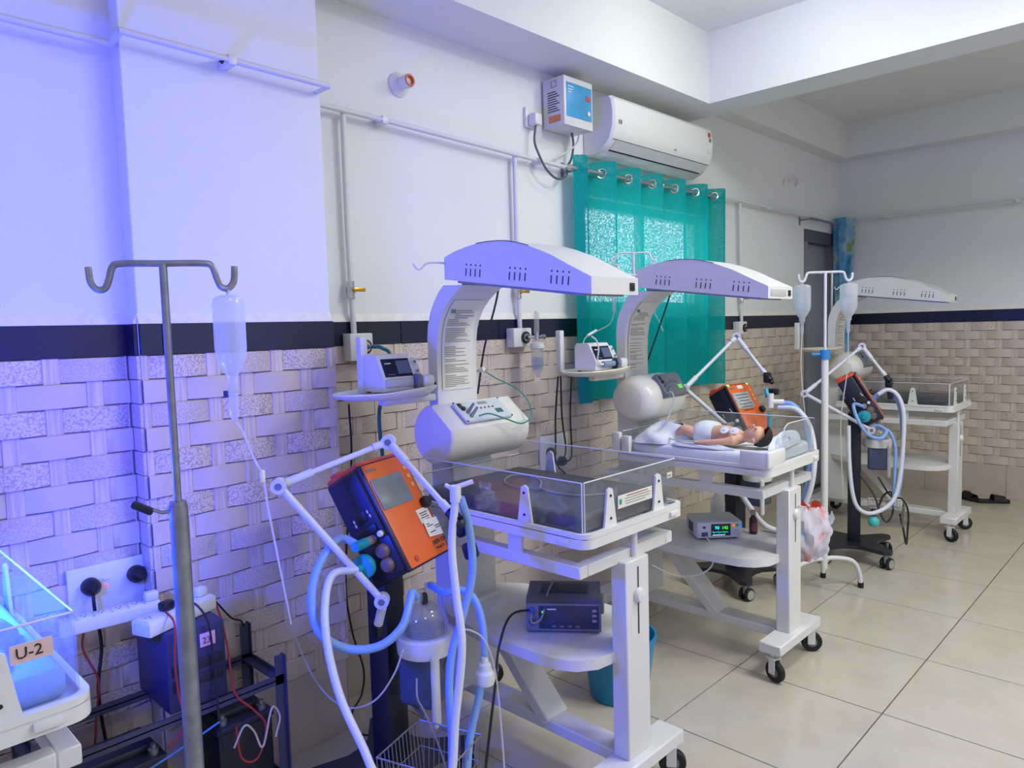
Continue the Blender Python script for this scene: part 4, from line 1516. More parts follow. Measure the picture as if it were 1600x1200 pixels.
def ventilator(label, base, c, yaw, tau, W_, H_, D_, side_hide=False, lit=False, screen_white=False):
    t = thing('ventilator', label, 'ventilator', (base[0], base[1], 0), 'orange ventilators on wheeled stands')
    f, n, s, u, n0 = frame(c, yaw, tau)
    R = Matrix((n, s, u)).transposed()
    hw, hh, hd = W_ / 2, H_ / 2, D_ / 2
    stand_base(t, base[0], base[1], yaw)
    top = f(-hd * 0.3, 0, -hh * 0.72)
    Rz = Matrix((n0, s, Z3)).transposed()
    MB().obox((base[0], base[1], (0.117 + top.z) / 2), (0.075, 0.10, top.z - 0.117), Rz, 0.004).build('post', POSTM, t)
    MB().obox((base[0] + n0.x * 0.03, base[1] + n0.y * 0.03, top.z - 0.01), (0.14, 0.11, 0.05), Rz, 0.006).build('post_bracket', POSTM, t)
    body = MB().obox(f(-0.012, 0, 0), (D_ - 0.024, W_, H_), R, 0.012, 3).build('body', NAVY, t)
    front = MB().obox(f(hd - 0.012, 0.0, 0.0), (0.024, W_ - 0.014, H_ - 0.004), R, 0.008, 2).build('front_panel', ORANGE, t)
    MB().obox(f(hd - 0.013, 0, 0), (0.016, W_ + 0.004, H_ + 0.004), R, 0.006, 2).build('bezel', NAVY, t)
    MB().obox(f(-0.008, 0.0, hh + 0.005), (D_ - 0.02, W_ - 0.02, 0.02), R, 0.007, 2).build('top_cover', REDP, t)
    MB().obox(f(-hd * 0.55, -hw + 0.035, hh + 0.02), (0.04, 0.03, 0.014), R, 0.005).build('top_clip', REDP, t)
    MB().obox(f(-hd - 0.008, 0, -hh * 0.3), (0.03, W_ * 0.7, H_ * 0.6), R, 0.008).build('rear_cover', DARKP, t)
    zf = hd + 0.0012
    def on(b, h, k=0.0):
        return f(zf + k, b * W_, h * H_)
    sc = MB().obox(on(-0.11, 0.20), (0.003, W_ * 0.68, H_ * 0.29), R, 0.001).build('screen', mat('screen_lit', '#aab0b0', 0.3, noise=0.3, nscale=60) if screen_white else GREYSCREEN, front)
    if screen_white:
        for i in range(6):
            MB().obox(on(-0.09, 0.30 - 0.055 * i, 0.002), (0.001, W_ * (0.5 - 0.06 * (i % 3)), 0.004), R).build('screen_print', INK, sc)
    for i in range(3):
        MB().obox(on(0.36 , 0.36 - 0.085 * i), (0.004, 0.016, 0.014), R, 0.002).build('button', mat('button_yellow', '#d9a94a', 0.5), front)
    MB().lathe([(0.020, 0), (0.020, 0.012), (0.016, 0.020)], on(0.40, -0.01), n, 18).build('dial', DARKP, front)
    if not screen_white:
        st = MB().obox(on(0.27, -0.115), (0.0015, 0.062, 0.048), R).build('sticker', PAPER, front)
        for i in range(4):
            MB().obox(on(0.27, -0.09 - 0.022 * i, 0.0012), (0.0008, 0.044 - 0.008 * (i % 2), 0.0032), R).build('sticker_print', INK, st)
        Rt = R @ Matrix.Rotation(-0.12, 3, 'X')
        st = MB().obox(on(0.32, -0.245, 0.002), (0.0015, 0.076, 0.060), Rt).build('sticker', PAPER, front)
        for i, (b, w_) in enumerate(((0.24, 0.015), (0.27, 0.035), (0.42, 0.030), (0.42, 0.026), (0.27, 0.03))):
            MB().obox(on(b, -0.205 - 0.02 * i, 0.0035), (0.0008, w_, 0.003), R).build('sticker_print', INK, st)
        text('ABV DA', 'front_lettering', on(0.16, -0.40, 0.001), s, u, 0.022, INK, front)
        text('Model 75', 'front_lettering', on(0.18, -0.445, 0.001), s, u, 0.013, INK, front)
    MB().lathe([(0.010, 0), (0.009, 0.002)], on(-0.30, -0.43), n, 14).build('front_button', mat('orange_dark', '#b14a1c', 0.5), front)
    MB().obox(on(-0.33, 0.43), (0.002, 0.045, 0.008), R).build('brand_plate', GREYP, front)
    if lit:
        MB().ball(f(hd * 0.9, -hw * 0.82, hh * 0.97), 0.009).build('alarm_light', GREEN_LED, t)
        MB().ball(f(hd * 0.9, hw * 0.78, hh * 0.97), 0.007).build('alarm_light', GREEN_LED, t)
        MB().obox(f(hd + 0.001, 0.0, hh * 0.88), (0.003, 0.05, 0.022), R).build('top_label', PAPER, front)
    # near side: ports and recesses
    def sd(a, h, k=0.0):
        return f(a * D_, -hw - 0.001 - k, h * H_)
    MB().obox(sd(-0.02, 0.10), (0.040, 0.004, 0.035), R, 0.002).build('side_socket', DARKP, body)
    for a, h in ((-0.22, 0.10), (-0.22, 0.06), (0.18, 0.12), (0.20, 0.08)):
        MB().obox(sd(a, h), (0.005, 0.002, 0.010), R).build('side_print', PAPER, body)
    MB().obox(sd(-0.05, -0.03), (0.09, 0.008, 0.028), R, 0.008).build('side_recess', DARKP, body)
    MB().obox(sd(0.05, -0.30), (0.11, 0.006, 0.115), R, 0.004).build('port_plate', mat('port_plate', '#1b1f36', 0.35), body)
    p1 = sd(0.02, -0.11)
    MB().cyl(p1, p1 - s * 0.04, 0.014, n=14).cyl(p1 - s * 0.04, p1 - s * 0.075, 0.012, n=14).build('inlet_port', mat('port_grey', '#8a8288', 0.4), body)
    MB().lathe([(0.010, 0), (0.010, 0.01), (0.007, 0.014)], sd(0.26, -0.10), -s, 12).build('side_knob', WHITEP, body)
    for a, h in ((0.14, -0.24), (0.10, -0.36)):
        MB().lathe([(0.024, 0), (0.024, 0.012), (0.018, 0.022), (0.010, 0.024)], sd(a, h), -s, 18).build('exhaust_port', BROWNP, body)
    p2 = sd(-0.22, -0.28)
    MB().cyl(p2, p2 - s * 0.03, 0.012, n=14).build('outlet_port', TEALP, body)
    fl_ = MB().lathe([(0.012, 0.028), (0.036, 0.036), (0.038, 0.044), (0.036, 0.056), (0.013, 0.062), (0.012, 0.082)], p2, -s, 24).build('filter', TEALP, t)
    return t, f, n, s, u, n0, p1 - s * 0.07, p2 - s * 0.08


def hose(t, pts, r, m, name='breathing_hose', k=7, ribs=True):
    P = cr(pts, k)
    return MB().tube(P, r, 12).build(name, m, t)


def D(lst):
    return [at_d(*p) for p in lst]


# ---- nearest ventilator
YAW1 = 0.314
v1, f1, n1, s1, u1, n01, prt, flt = ventilator('nearest orange ventilator on black post, two paper stickers on its front', (0.645, 1.365), (0.671, 1.375, 0.925), YAW1, 0.524, 0.234, 0.356, 0.16)
basket(v1, (0.86, 1.317), n01, s1, 0.215, 0.215, 0.19, 0.345)
MB().tube([(0.69, 1.38, 0.345), (0.86, 1.34, 0.345)], 0.006, 8).build('basket_hanger', WIRE, v1)
arm(v1, [at_d(597, 938, 2.20), at_d(436, 759, 2.08), at_d(607, 690, 2.22), at_d(706, 803, 2.05)])
MB().cyl(at_d(597, 950, 2.22), at_d(591, 975, 2.24), 0.014, n=12).build('arm_clamp', WHITEP, v1)
MB().obox(at_d(590, 982, 2.26), (0.04, 0.03, 0.05), None, 0.004).build('arm_mount', DARKP, v1)
y1 = at_d(712, 778, 2.03)
MB().cyl(prt - s1 * 0.02, prt + s1 * 0.03, 0.0155, n=14).build('hose_cuff', TEALP, v1)
hose(v1, [prt] + D([(530, 842, 2.18), (500, 880, 2.12), (487, 930, 2.08), (497, 985, 2.06), (540, 1013, 2.06), (592, 1010, 2.08), (628, 980, 2.12), (640, 942, 2.18), (644, 926, 2.22), (649, 932, 2.24)]) + [Vector((0.80, 1.40, 0.36)) - s1 * 0.041 + Z3 * 0.345], 0.0125, BLUEH)
hose(v1, [flt] + D([(520, 898, 2.12), (508, 945, 2.07), (512, 1010, 2.02), (532, 1090, 1.98), (566, 1165, 1.95), (590, 1215, 1.93), (640, 1260, 1.93), (700, 1230, 1.95), (712, 1120, 1.97), (722, 1010, 1.98), (713, 930, 2.0), (706, 850, 2.02)]) + [y1], 0.0115, WHITEH)
hose(v1, [y1 + Vector((0.01, 0.01, 0))] + D([(733, 825, 2.06), (738, 895, 2.08), (722, 965, 2.07), (706, 1020, 2.06), (702, 1080, 2.05), (706, 1140, 2.04), (708, 1210, 2.03), (725, 1230, 2.05), (735, 1150, 2.09), (750, 1080, 2.11), (757, 1020, 2.13), (752, 965, 2.16), (738, 932, 2.18), (715, 921, 2.20), (695, 926, 2.22)]) + [Vector((0.80, 1.40, 0.36)) + s1 * 0.041 + Z3 * 0.355], 0.0115, BLUEH)
MB().cyl(y1 - Z3 * 0.01, y1 + Z3 * 0.035, 0.016, n=14).cyl(y1 + Z3 * 0.03, y1 + Z3 * 0.03 + Vector((0.035, 0.035, 0.015)), 0.007, n=10).cyl(y1 + Z3 * 0.02, y1 + Vector((-0.03, -0.01, 0.035)), 0.006, n=10).build('y_connector', WHITEP, v1)
cl = at_d(722, 825, 2.09)
MB().obox(cl, (0.035, 0.03, 0.05), Matrix.Rotation(0.6, 3, 'Y'), 0.008).obox(at_d(735, 860, 2.10), (0.045, 0.03, 0.05), Matrix.Rotation(-0.4, 3, 'Y'), 0.010).build('hose_clamp', NAVY, v1)
wt = at_d(758, 1050, 2.12)
MB().lathe([(0.010, 0.045), (0.012, 0.03), (0.018, 0.026), (0.020, 0.008), (0.028, 0.0), (0.030, -0.018), (0.026, -0.034), (0.018, -0.040)], wt, Z3, 18).build('water_trap', WHITEP, v1)
h1 = humidifier('humidifier with clear water chamber on the nearest ventilator stand', (0.80, 1.40, 0.36), n01, s1, 1.14)
for ob in [o for o in bpy.data.objects if o.parent == h1]:
    pass
MB().obox((0.735, 1.385, 0.55), (0.06, 0.05, 0.05), Matrix((n01, s1, Z3)).transposed(), 0.004).build('mount_plate', GREYP, h1)
tl = thing('tubing', 'thin clear tube sagging from the wall to nearest humidifier', 'tube', at_d(540, 1105, 2.2))
MB().tube(D([(458, 985, 2.55), (480, 1040, 2.5), (510, 1085, 2.4), (545, 1106, 2.3), (585, 1095, 2.2), (615, 1055, 2.12), (630, 1015, 2.1)]), 0.0028, 6, smooth=6).build('clear_line', TUBEM, tl)
tl = thing('tubing', 'thin grey line looping from nearest humidifier into wire basket', 'tube', at_d(660, 1100, 2.05))
MB().tube(D([(651, 1060, 2.06), (652, 1090, 2.04), (662, 1110, 2.05), (680, 1150, 2.05), (695, 1195, 2.05), (700, 1230, 2.05)]), 0.0028, 6, smooth=6).build('clear_line', GREYC, tl)
tl = thing('tubing', 'clear sampling line curving beside the nearest hose to its trap', 'tube', at_d(745, 990, 2.1))
MB().tube(D([(716, 985, 2.06), (735, 985, 2.08), (757, 1000, 2.1), (772, 1040, 2.12), (780, 1100, 2.12), (788, 1200, 2.1), (790, 1240, 2.1)]), 0.0028, 6, smooth=6).build('clear_line', TUBEM, tl)
tl = thing('power_cable', 'black cable hanging down the pillar edge behind nearest ventilator', 'cable', at_x(553, 1000, 0.1))
MB().tube([at_x(545, 632, 0.30), at_x(549, 720, 0.2), at_x(540, 900, 0.15), at_x(550, 985, 0.14), at_x(568, 1045, 0.13), at_x(565, 1085, 0.13), at_x(550, 1115, 0.16), at_z(560, 1145, 0.02), at_z(590, 1149, 0.012)], 0.004, 6, smooth=6).build('cord', CABLE, tl)
tl = thing('power_cable', 'black cable running from the dark monitor down to floor', 'cable', at_y(775, 1050, 1.7))
MB().tube([(0.93, 1.80, 0.56), at_d(800, 960, 2.3), at_d(780, 1010, 2.2), at_d(774, 1070, 2.15), at_d(768, 1120, 2.13), at_d(760, 1190, 2.12), at_d(755, 1240, 2.1)], 0.004, 6, smooth=6).build('cord', CABLE, tl)

# ---- middle ventilator
v2, f2, n2, s2, u2, n02, prt2, flt2 = ventilator('orange ventilator with lit green lights behind the middle cot', (0.60, 3.86), (0.65, 3.85, 0.994), -0.11, 0.53, 0.235, 0.34, 0.14, lit=True, screen_white=True)
arm(v2, [at_d(1165, 690, 4.05), at_d(1070, 607, 4.0), at_d(1151, 526, 4.15), at_d(1199, 588, 4.0)], 0.012)
ec = at_d(1207, 612, 3.98)
MB().obox(at_d(1199, 590, 4.0), (0.04, 0.035, 0.06), None, 0.01).obox(ec, (0.07, 0.035, 0.035), None, 0.01).build('hose_clamp', DARKP, v2)
cn = at_d(1204, 628, 3.9)
MB().cyl(cn - Z3 * 0.03, cn + Z3 * 0.045, 0.017, n=14).cyl(cn, cn + X3 * 0.06 + Y3 * 0.03, 0.015, n=12).build('y_connector', WHITEP, v2)
MB().cyl(at_d(1203, 646, 3.9), at_d(1202, 668, 3.9), 0.012, n=12).cyl(at_d(1197, 608, 3.95), at_d(1199, 620, 3.93), 0.012, n=12).build('connector_tip', TEALP, v2)
MB().tube([at_d(1202, 668, 3.9), at_d(1200, 680, 3.75), at_d(1196, 686, 3.62)], 0.004, 6).build('tube_line', TUBEM, v2)
hose(v2, D([(1216, 630, 3.9), (1238, 633, 3.86), (1256, 655, 3.8), (1264, 690, 3.75), (1266, 725, 3.72), (1260, 765, 3.72), (1245, 805, 3.75), (1225, 838, 3.8)]), 0.016, BLUEH)
hose(v2, D([(1216, 637, 3.89), (1244, 640, 3.83), (1264, 664, 3.77), (1272, 700, 3.72), (1272, 730, 3.69), (1266, 765, 3.69), (1250, 806, 3.72), (1230, 840, 3.77)]), 0.014, WHITEH)
hose(v2, D([(1152, 762, 4.0), (1170, 790, 4.0), (1192, 818, 4.0), (1212, 828, 4.0), (1235, 830, 3.95)]), 0.015, WHITEH)
h2 = humidifier('humidifier on the stand of the middle ventilator, below the cot', (0.74, 3.85, 0.50), n02, s2)
basket(v2, (0.72, 3.96), n02, s2, 0.22, 0.22, 0.20, 0.32)

# ---- farthest ventilator
v3, f3, n3, s3, u3, n03, prt3, flt3 = ventilator('farthest orange ventilator, dark side facing the camera, beside IV stand', (0.945, 4.78), (0.985, 4.76, 1.027), 0.33, 0.527, 0.24, 0.31, 0.125)
arm(v3, [at_d(1362, 672, 4.42), at_d(1257, 615, 4.4), at_d(1347, 541, 4.55), at_d(1386, 590, 4.4)], 0.011)
MB().obox(at_d(1389, 598, 4.4), (0.04, 0.035, 0.06), None, 0.01).obox(at_d(1391, 616, 4.38), (0.03, 0.03, 0.06), None, 0.01).build('hose_clamp', DARKP, v3)
hose(v3, D([(1362, 628, 4.45), (1370, 618, 4.42), (1385, 611, 4.4), (1400, 622, 4.38), (1408, 645, 4.38), (1411, 690, 4.38), (1408, 740, 4.38), (1402, 775, 4.38)]), 0.013, BLUEH)
hose(v3, D([(1372, 616, 4.39), (1388, 609, 4.37), (1404, 620, 4.35), (1412, 650, 4.34), (1410, 710, 4.34), (1402, 765, 4.34), (1388, 790, 4.34), (1362, 802, 4.34), (1342, 795, 4.34), (1332, 770, 4.35), (1327, 720, 4.37), (1326, 665, 4.4)]), 0.012, WHITEH)
hose(v3, [prt3] + D([(1334, 632, 4.4), (1340, 655, 4.36), (1355, 678, 4.34), (1375, 685, 4.34), (1385, 674, 4.36), (1372, 665, 4.4), (1362, 668, 4.42)]), 0.010, BLUEH)
hose(v3, D([(1375, 668, 4.4), (1390, 675, 4.38), (1399, 700, 4.36), (1398, 740, 4.36), (1396, 790, 4.36)]), 0.010, BLUEH)
basket(v3, (1.00, 4.86), n03, s3, 0.20, 0.20, 0.26, 0.38)
h3 = humidifier('humidifier on the stand of the farthest ventilator', (1.075, 4.80, 0.59), n03, s3)
MB().lathe([(0.03, 0), (0.032, 0.02), (0.02, 0.04), (0.01, 0.045)], Vector((1.075, 4.80, 0.59)) + Z3 * 0.30, Z3, 12).build('chamber_cap', mat('cap_tan', '#c9a77e', 0.5), h3)
tb = thing('rubber_bulb', 'small teal ball hanging under the farthest ventilator basket', 'ball', at_d(1365, 815, 4.35))
MB().ball(at_d(1365, 815, 4.35), 0.032, 20, 12).build('ball', AQUAP, tb)
MB().cyl(at_d(1365, 806, 4.35), at_d(1364, 795, 4.36), 0.012, n=10).build('ball_neck', DARKP, tb)
for lb, pp_ in (('black cable looping in the farthest ventilator basket', [(1344, 742, 4.5), (1365, 772, 4.45), (1375, 800, 4.42), (1385, 816, 4.4), (1395, 800, 4.42), (1393, 770, 4.44), (1380, 775, 4.46), (1372, 795, 4.46)]),
                ('black cable hanging right of the farthest ventilator basket', [(1372, 745, 4.45), (1392, 775, 4.42), (1410, 780, 4.45), (1419, 800, 4.5), (1418, 830, 4.52), (1416, 850, 4.5), (1412, 830, 4.46), (1406, 803, 4.42)])):
    tl = thing('power_cable', lb, 'cable', at_d(*pp_[3]))
    MB().tube(D(pp_), 0.006, 6, smooth=6).build('cord', CABLE, tl)

# ================================================================== PUMPS AND MONITORS
def syringe_pump(label, c, yaw, barrel):
    t = thing('syringe_pump', label, 'syringe pump', c, 'syringe pumps on the side trays')
    c = Vector(c)
    n0 = Vector((math.cos(yaw), math.sin(yaw), 0))
    s = Vector((-math.sin(yaw), math.cos(yaw), 0))
    R = Matrix((n0, s, Z3)).transposed()
    poly = [(-0.065, 0.006), (0.062, 0.006), (0.066, 0.012), (0.066, 0.048), (0.026, 0.128), (0.018, 0.134), (-0.052, 0.134), (-0.065, 0.120)]
    MB().prism(poly, c - s * 0.085, n0, Z3, s * 0.135).build('casing', WHITEP, t, angle=25)
    MB().prism([(-0.06, 0.012), (0.06, 0.012), (0.06, 0.05), (0.02, 0.118), (-0.05, 0.118)], c + s * 0.05, n0, Z3, s * 0.035).build('drive_housing', mat('pump_end_grey', '#cfd3d6', 0.35), t, angle=25)
    e0, e1 = Vector((0.066, 0.048)), Vector((0.026, 0.128))
    up = (n0 * (e1.x - e0.x) + Z3 * (e1.y - e0.y)).normalized()
    nn = s.cross(up)
    if nn.dot(n0) < 0:
        nn = -nn
    pc = c + n0 * 0.046 + Z3 * 0.088
    Rp = Matrix((s, up, nn)).transposed()
    p = MB().obox(pc - s * 0.015, (0.118, 0.070, 0.004), Rp, 0.002, 1).build('front_glass', SCREEN, t)
    MB().obox(pc + s * 0.012 + nn * 0.0022, (0.058, 0.050, 0.001), Rp).build('display', mat('pump_display', '#5b6780', 0.2), p)
    MB().obox(pc - s * 0.050 + up * 0.016 + nn * 0.0022, (0.026, 0.004, 0.001), Rp).build('brand_print', PAPER, p)
    MB().obox(pc - s * 0.046 - up * 0.026 + nn * 0.0022, (0.03, 0.003, 0.001), Rp).build('panel_print', GREYP, p)
    for i in range(2):
        MB().lathe([(0.006, 0), (0.005, 0.002)], pc + s * 0.068 + up * (0.018 - 0.036 * i) + nn * 0.001, nn, 12).build('key', GREYP, t)
    # syringe lying across the front
    b0 = c + n0 * 0.078 - s * 0.055 + Z3 * 0.036
    if barrel == 'loaded':
        MB().cyl(b0 - s * 0.0 + s * 0.01, b0 + s * 0.085, 0.014, n=16).build('syringe_barrel', mat('syringe_blue', '#7d93ab', 0.25), t)
        MB().cyl(b0 - s * 0.015, b0 + s * 0.01, 0.006, n=12).build('syringe_tip', WHITEP, t)
        MB().cyl(b0 + s * 0.085, b0 + s * 0.095, 0.021, n=16).build('syringe_flange', SCREEN, t)
        MB().tube([b0 - s * 0.015, b0 - s * 0.03 + Z3 * 0.02, b0 - s * 0.02 + Z3 * 0.07, b0 + Z3 * 0.11 - n0 * 0.03, b0 + Z3 * 0.13 - n0 * 0.06], 0.004, 6, smooth=5).build('feed_line', TUBEM, t)
    else:
        MB().obox(b0 + s * 0.035 - n0 * 0.008, (0.012, 0.115, 0.030), R, 0.005).build('syringe_cradle', mat('cradle_grey', '#b9babb', 0.35), t)
    MB().obox(b0 + s * 0.105, (0.034, 0.022, 0.055), R, 0.006).build('barrel_clamp', GREYP, t)
    MB().obox(b0 + s * 0.142, (0.045, 0.05, 0.045), R, 0.012).build('plunger_drive', WHITEP, t)
    MB().cyl(b0 + s * 0.165 + n0 * 0.01 - Z3 * 0.012, b0 + s * 0.175 + n0 * 0.01 - Z3 * 0.012, 0.006, n=10).build('drive_pin', DARKP, t)
    for a in (-0.05, 0.05):
        for b in (-0.07, 0.07):
            MB().cyl(c + n0 * a + s * b, c + n0 * a + s * b + Z3 * 0.008, 0.008, n=8).build('foot', BLACKR, t)
    return t


syringe_pump('white syringe pump with dark screen on tray of nearest cot', (0.465, 1.565, 1.313), -0.03, 'empty')
syringe_pump('syringe pump holding a blue-grey syringe on cream tray', (0.455, 2.77, 1.313), -0.08, 'loaded')


def box_at(c, ang, w, d, h):
    f = Vector((math.cos(ang), math.sin(ang), 0))       # along the front, left to right
    b = Vector((-f.y, f.x, 0))                          # into the depth
    return Vector(c), f, b


# dark pulse oximeter on the nearest shelf
c, f, b = box_at((0.945, 1.715, 0.511), math.radians(38), 0, 0, 0)
t = thing('patient_monitor', 'dark grey pulse oximeter with blue front on nearest cot shelf', 'monitor', c)
def pm(x, y, z):
    return c + f * x + b * y + Z3 * z
R = Matrix((f, b, Z3)).transposed()
mb = MB()
poly = [(0.0, 0.0), (0.19, 0.0), (0.185, 0.104), (0.175, 0.11), (0.012, 0.11), (0.002, 0.10)]
mb.prism(poly, pm(0, 0, 0.006), b, Z3, f * 0.248)
mb.build('casing', mat('oximeter_grey', '#5d5d66', 0.5), t, angle=25)
MB().obox(pm(0.124, -0.002, 0.056), (0.246, 0.005, 0.094), R, 0.002).build('front_bezel', mat('oximeter_bezel', '#71758a', 0.45), t)
pnl = MB().obox(pm(0.141, -0.005, 0.056), (0.198, 0.003, 0.078), R, 0.001).build('front_panel', mat('oximeter_blue', '#2b3556', 0.3), t)
for i in range(4):
    MB().obox(pm(0.092 + 0.026 * i, -0.007, 0.026), (0.015, 0.003, 0.007), R, 0.002).build('soft_key', GREYP, pnl)
for i in range(3):
    MB().obox(pm(0.226, -0.007, 0.08 - 0.017 * i), (0.015, 0.003, 0.009), R, 0.003).build('side_key', mat('key_pink', '#a38d97', 0.5), pnl)
MB().obox(pm(0.085, -0.007, 0.084), (0.03, 0.001, 0.004), R).build('brand_print', PAPER, pnl)
MB().ball(pm(0.056, -0.007, 0.074), 0.0035).build('power_light', GREEN_LED, pnl)
MB().lathe([(0.012, 0), (0.012, 0.006), (0.009, 0.008)], pm(0.018, -0.004, 0.078), -b, 16).build('probe_socket', mat('socket_blue', '#2a4fb0', 0.4), t)
MB().lathe([(0.012, 0), (0.011, 0.003)], pm(0.02, -0.004, 0.04), -b, 16).build('speaker_grille', mat('grille_mauve', '#5a5068', 0.6), t)
MB().obox(pm(0.124, 0.10, 0.1175), (0.16, 0.09, 0.003), R, 0.002).build('top_recess', mat('recess_dark', '#3b3b40', 0.6, noise=0.4, nscale=60), t)
MB().lathe([(0.035, 0), (0.035, 0.008), (0.028, 0.012)], pm(0.248, 0.11, 0.06), f, 18).build('side_dial', GREYP, t)
MB().tube([pm(0.018, -0.010, 0.072), pm(0.02, -0.025, 0.045), pm(0.045, -0.02, 0.05), pm(0.06, -0.006, 0.08), pm(0.07, 0.04, 0.122), pm(0.085, 0.15, 0.125), pm(0.08, 0.2, 0.11)], 0.0035, 6, smooth=6).build('probe_lead', GREYC, t)
for x in (0.03, 0.22):
    for y in (0.03, 0.16):
        MB().cyl(pm(x, y, 0), pm(x, y, 0.008), 0.01, n=8).build('foot', BLACKR, t)

# white patient monitor on the middle shelf
c, f, b = box_at((0.855, 2.985, 0.511), math.radians(46), 0, 0, 0)
t = thing('patient_monitor', 'white patient monitor with glowing numbers on middle cot shelf', 'monitor', c)
R = Matrix((f, b, Z3)).transposed()
mb = MB()
mb.obox(pm(0.11, 0.10, 0.046), (0.22, 0.18, 0.08), R, 0.012, 3)
mb.build('casing', mat('monitor_white', '#c9cbcd', 0.35), t)
MB().obox(pm(0.11, 0.011, 0.046), (0.212, 0.006, 0.074), R, 0.002).build('front_face', mat('monitor_front', '#d2d3d6', 0.35), t)
scn = MB().obox(pm(0.115, 0.0075, 0.047), (0.092, 0.002, 0.056), R).build('screen', mat('monitor_black', '#061016', 0.2, emit='#04161a', estr=0.5), t)
CYAN = mat('trace_cyan', '#20e0e0', 0.4, emit='#18e8e8', estr=1.3)
GRN = mat('digit_green', '#50ff20', 0.4, emit='#48ff10', estr=1.3)
text('98', 'digits', pm(0.086, 0.006, 0.050), f, Z3, 0.022, CYAN, scn)
text('142', 'digits', pm(0.119, 0.006, 0.050), f, Z3, 0.020, GRN, scn)
pts = [pm(0.074 + 0.0042 * i, 0.006, 0.036 + 0.0065 * math.sin(i * 2.1) * (0.6 + 0.4 * math.sin(i))) for i in range(19)]
MB().tube(pts, 0.0009, 5).build('pulse_trace', CYAN, scn)
MB().obox(pm(0.105, 0.006, 0.023), (0.06, 0.001, 0.003), R).build('status_bar', mat('status_white', '#e8f0f0', 0.4, emit='#d8f0f0', estr=0.8), scn)
for i, (cl_, es) in enumerate((('#ff9020', 0.5), ('#58a838', 0.1), ('#2090ff', 0.5))):
    MB().lathe([(0.0075, 0), (0.006, 0.003)], pm(0.176 + 0.0165 * i, 0.0075, 0.066), -b, 14).build('round_key', mat('key%d' % i, cl_, 0.4, emit=cl_, estr=es), t)
MB().lathe([(0.013, 0), (0.013, 0.006), (0.010, 0.008)], pm(0.196, 0.0075, 0.034), -b, 18).build('dial', mat('dial_white', '#c0c2c8', 0.35), t)
MB().obox(pm(0.038, 0.0075, 0.027), (0.03, 0.006, 0.02), R, 0.003).build('probe_socket', mat('probe_navy', '#3e4a78', 0.4), t)
MB().obox(pm(0.036, 0.0075, 0.060), (0.014, 0.001, 0.010), R).build('badge', INK, t)
MB().obox(pm(-0.001, 0.10, 0.046), (0.003, 0.07, 0.045), R).build('side_vent', mat('vent_navy', '#414a63', 0.5), t)
MB().tube([pm(0.04, 0.0, 0.02), pm(0.05, -0.03, -0.0), pm(0.055, -0.075, -0.03), pm(0.03, -0.11, -0.09), pm(-0.04, -0.10, -0.13), pm(-0.13, -0.07, -0.135), pm(-0.22, -0.02, -0.10)], 0.004, 6, smooth=6).build('probe_lead', WHITEC, t)
for x in (0.03, 0.19):
    for y in (0.04, 0.16):
        MB().cyl(pm(x, y, 0), pm(x, y, 0.010), 0.01, n=8).build('foot', BLACKR, t)

# saline bottle and medicine bottle on the middle shelf
q = Vector((0.80, 3.285, 0.511))
t = thing('saline_bottle', 'clear saline bottle standing behind the white monitor', 'bottle', q)
MB().lathe([(0.034, 0), (0.036, 0.006), (0.036, 0.115), (0.032, 0.135), (0.016, 0.158), (0.013, 0.162), (0.013, 0.185)], q, Z3, 20).build('bottle', BAGM, t)
MB().lathe([(0.0325, 0.006), (0.0325, 0.105), (0.0, 0.106)], q, Z3, 20).build('liquid', clear_mat('saline', (0.9, 0.92, 0.93), 0.05, 0.45, (0.8, 0.82, 0.82)), t)
MB().lathe([(0.015, 0.183), (0.015, 0.20), (0.012, 0.202)], q, Z3, 14).build('cap', WHITEP, t)
q = Vector((1.0, 3.26, 0.511))
t = thing('medicine_bottle', 'small dark brown medicine bottle on middle cot shelf', 'bottle', q)
MB().lathe([(0.018, 0), (0.019, 0.004), (0.019, 0.07), (0.010, 0.085), (0.010, 0.095)], q, Z3, 16).build('bottle', mat('amber_glass', '#3a1512', 0.15), t)
MB().lathe([(0.0193, 0.015), (0.0196, 0.015), (0.0196, 0.055), (0.0193, 0.055)], q, Z3, 16).build('label', mat('label_maroon', '#6d3a40', 0.6), t)
MB().lathe([(0.013, 0.093), (0.013, 0.112), (0.011, 0.114)], q, Z3, 14).build('cap', mat('cap_grey', '#a0a0a0', 0.5), t)

# ================================================================== BABY ON THE MIDDLE COT
SKIN = mat('baby_skin', '#e0ad8c', 0.5, noise=0.08, nscale=25)


def skin_mesh(name, nodes, edges, parent, m, sub=2):
    me = bpy.data.meshes.new(name)
    org = origin_of(parent)
    me.from_pydata([Vector(p) - org for p, r in nodes], edges, [])
    o = bpy.data.objects.new(name + '_tmp', me)
    COL.objects.link(o)
    md = o.modifiers.new('skin', 'SKIN')
    md.use_smooth_shade = True
    for i, (p, r) in enumerate(nodes):
        sv = me.skin_vertices[0].data[i]
        sv.radius = r if isinstance(r, tuple) else (r, r)
        sv.use_root = (i == 0)
    sd = o.modifiers.new('sub', 'SUBSURF')
    sd.levels = sub
    sd.render_levels = sub
    dg = bpy.context.evaluated_depsgraph_get()
    m2 = bpy.data.meshes.new_from_object(o.evaluated_get(dg))
    bpy.data.objects.remove(o)
    m2.name = name
    m2.materials.clear()
    m2.materials.append(m)
    m2.shade_smooth()
    ob = bpy.data.objects.new(name, m2)
    COL.objects.link(ob)
    ob.parent = parent
    return ob


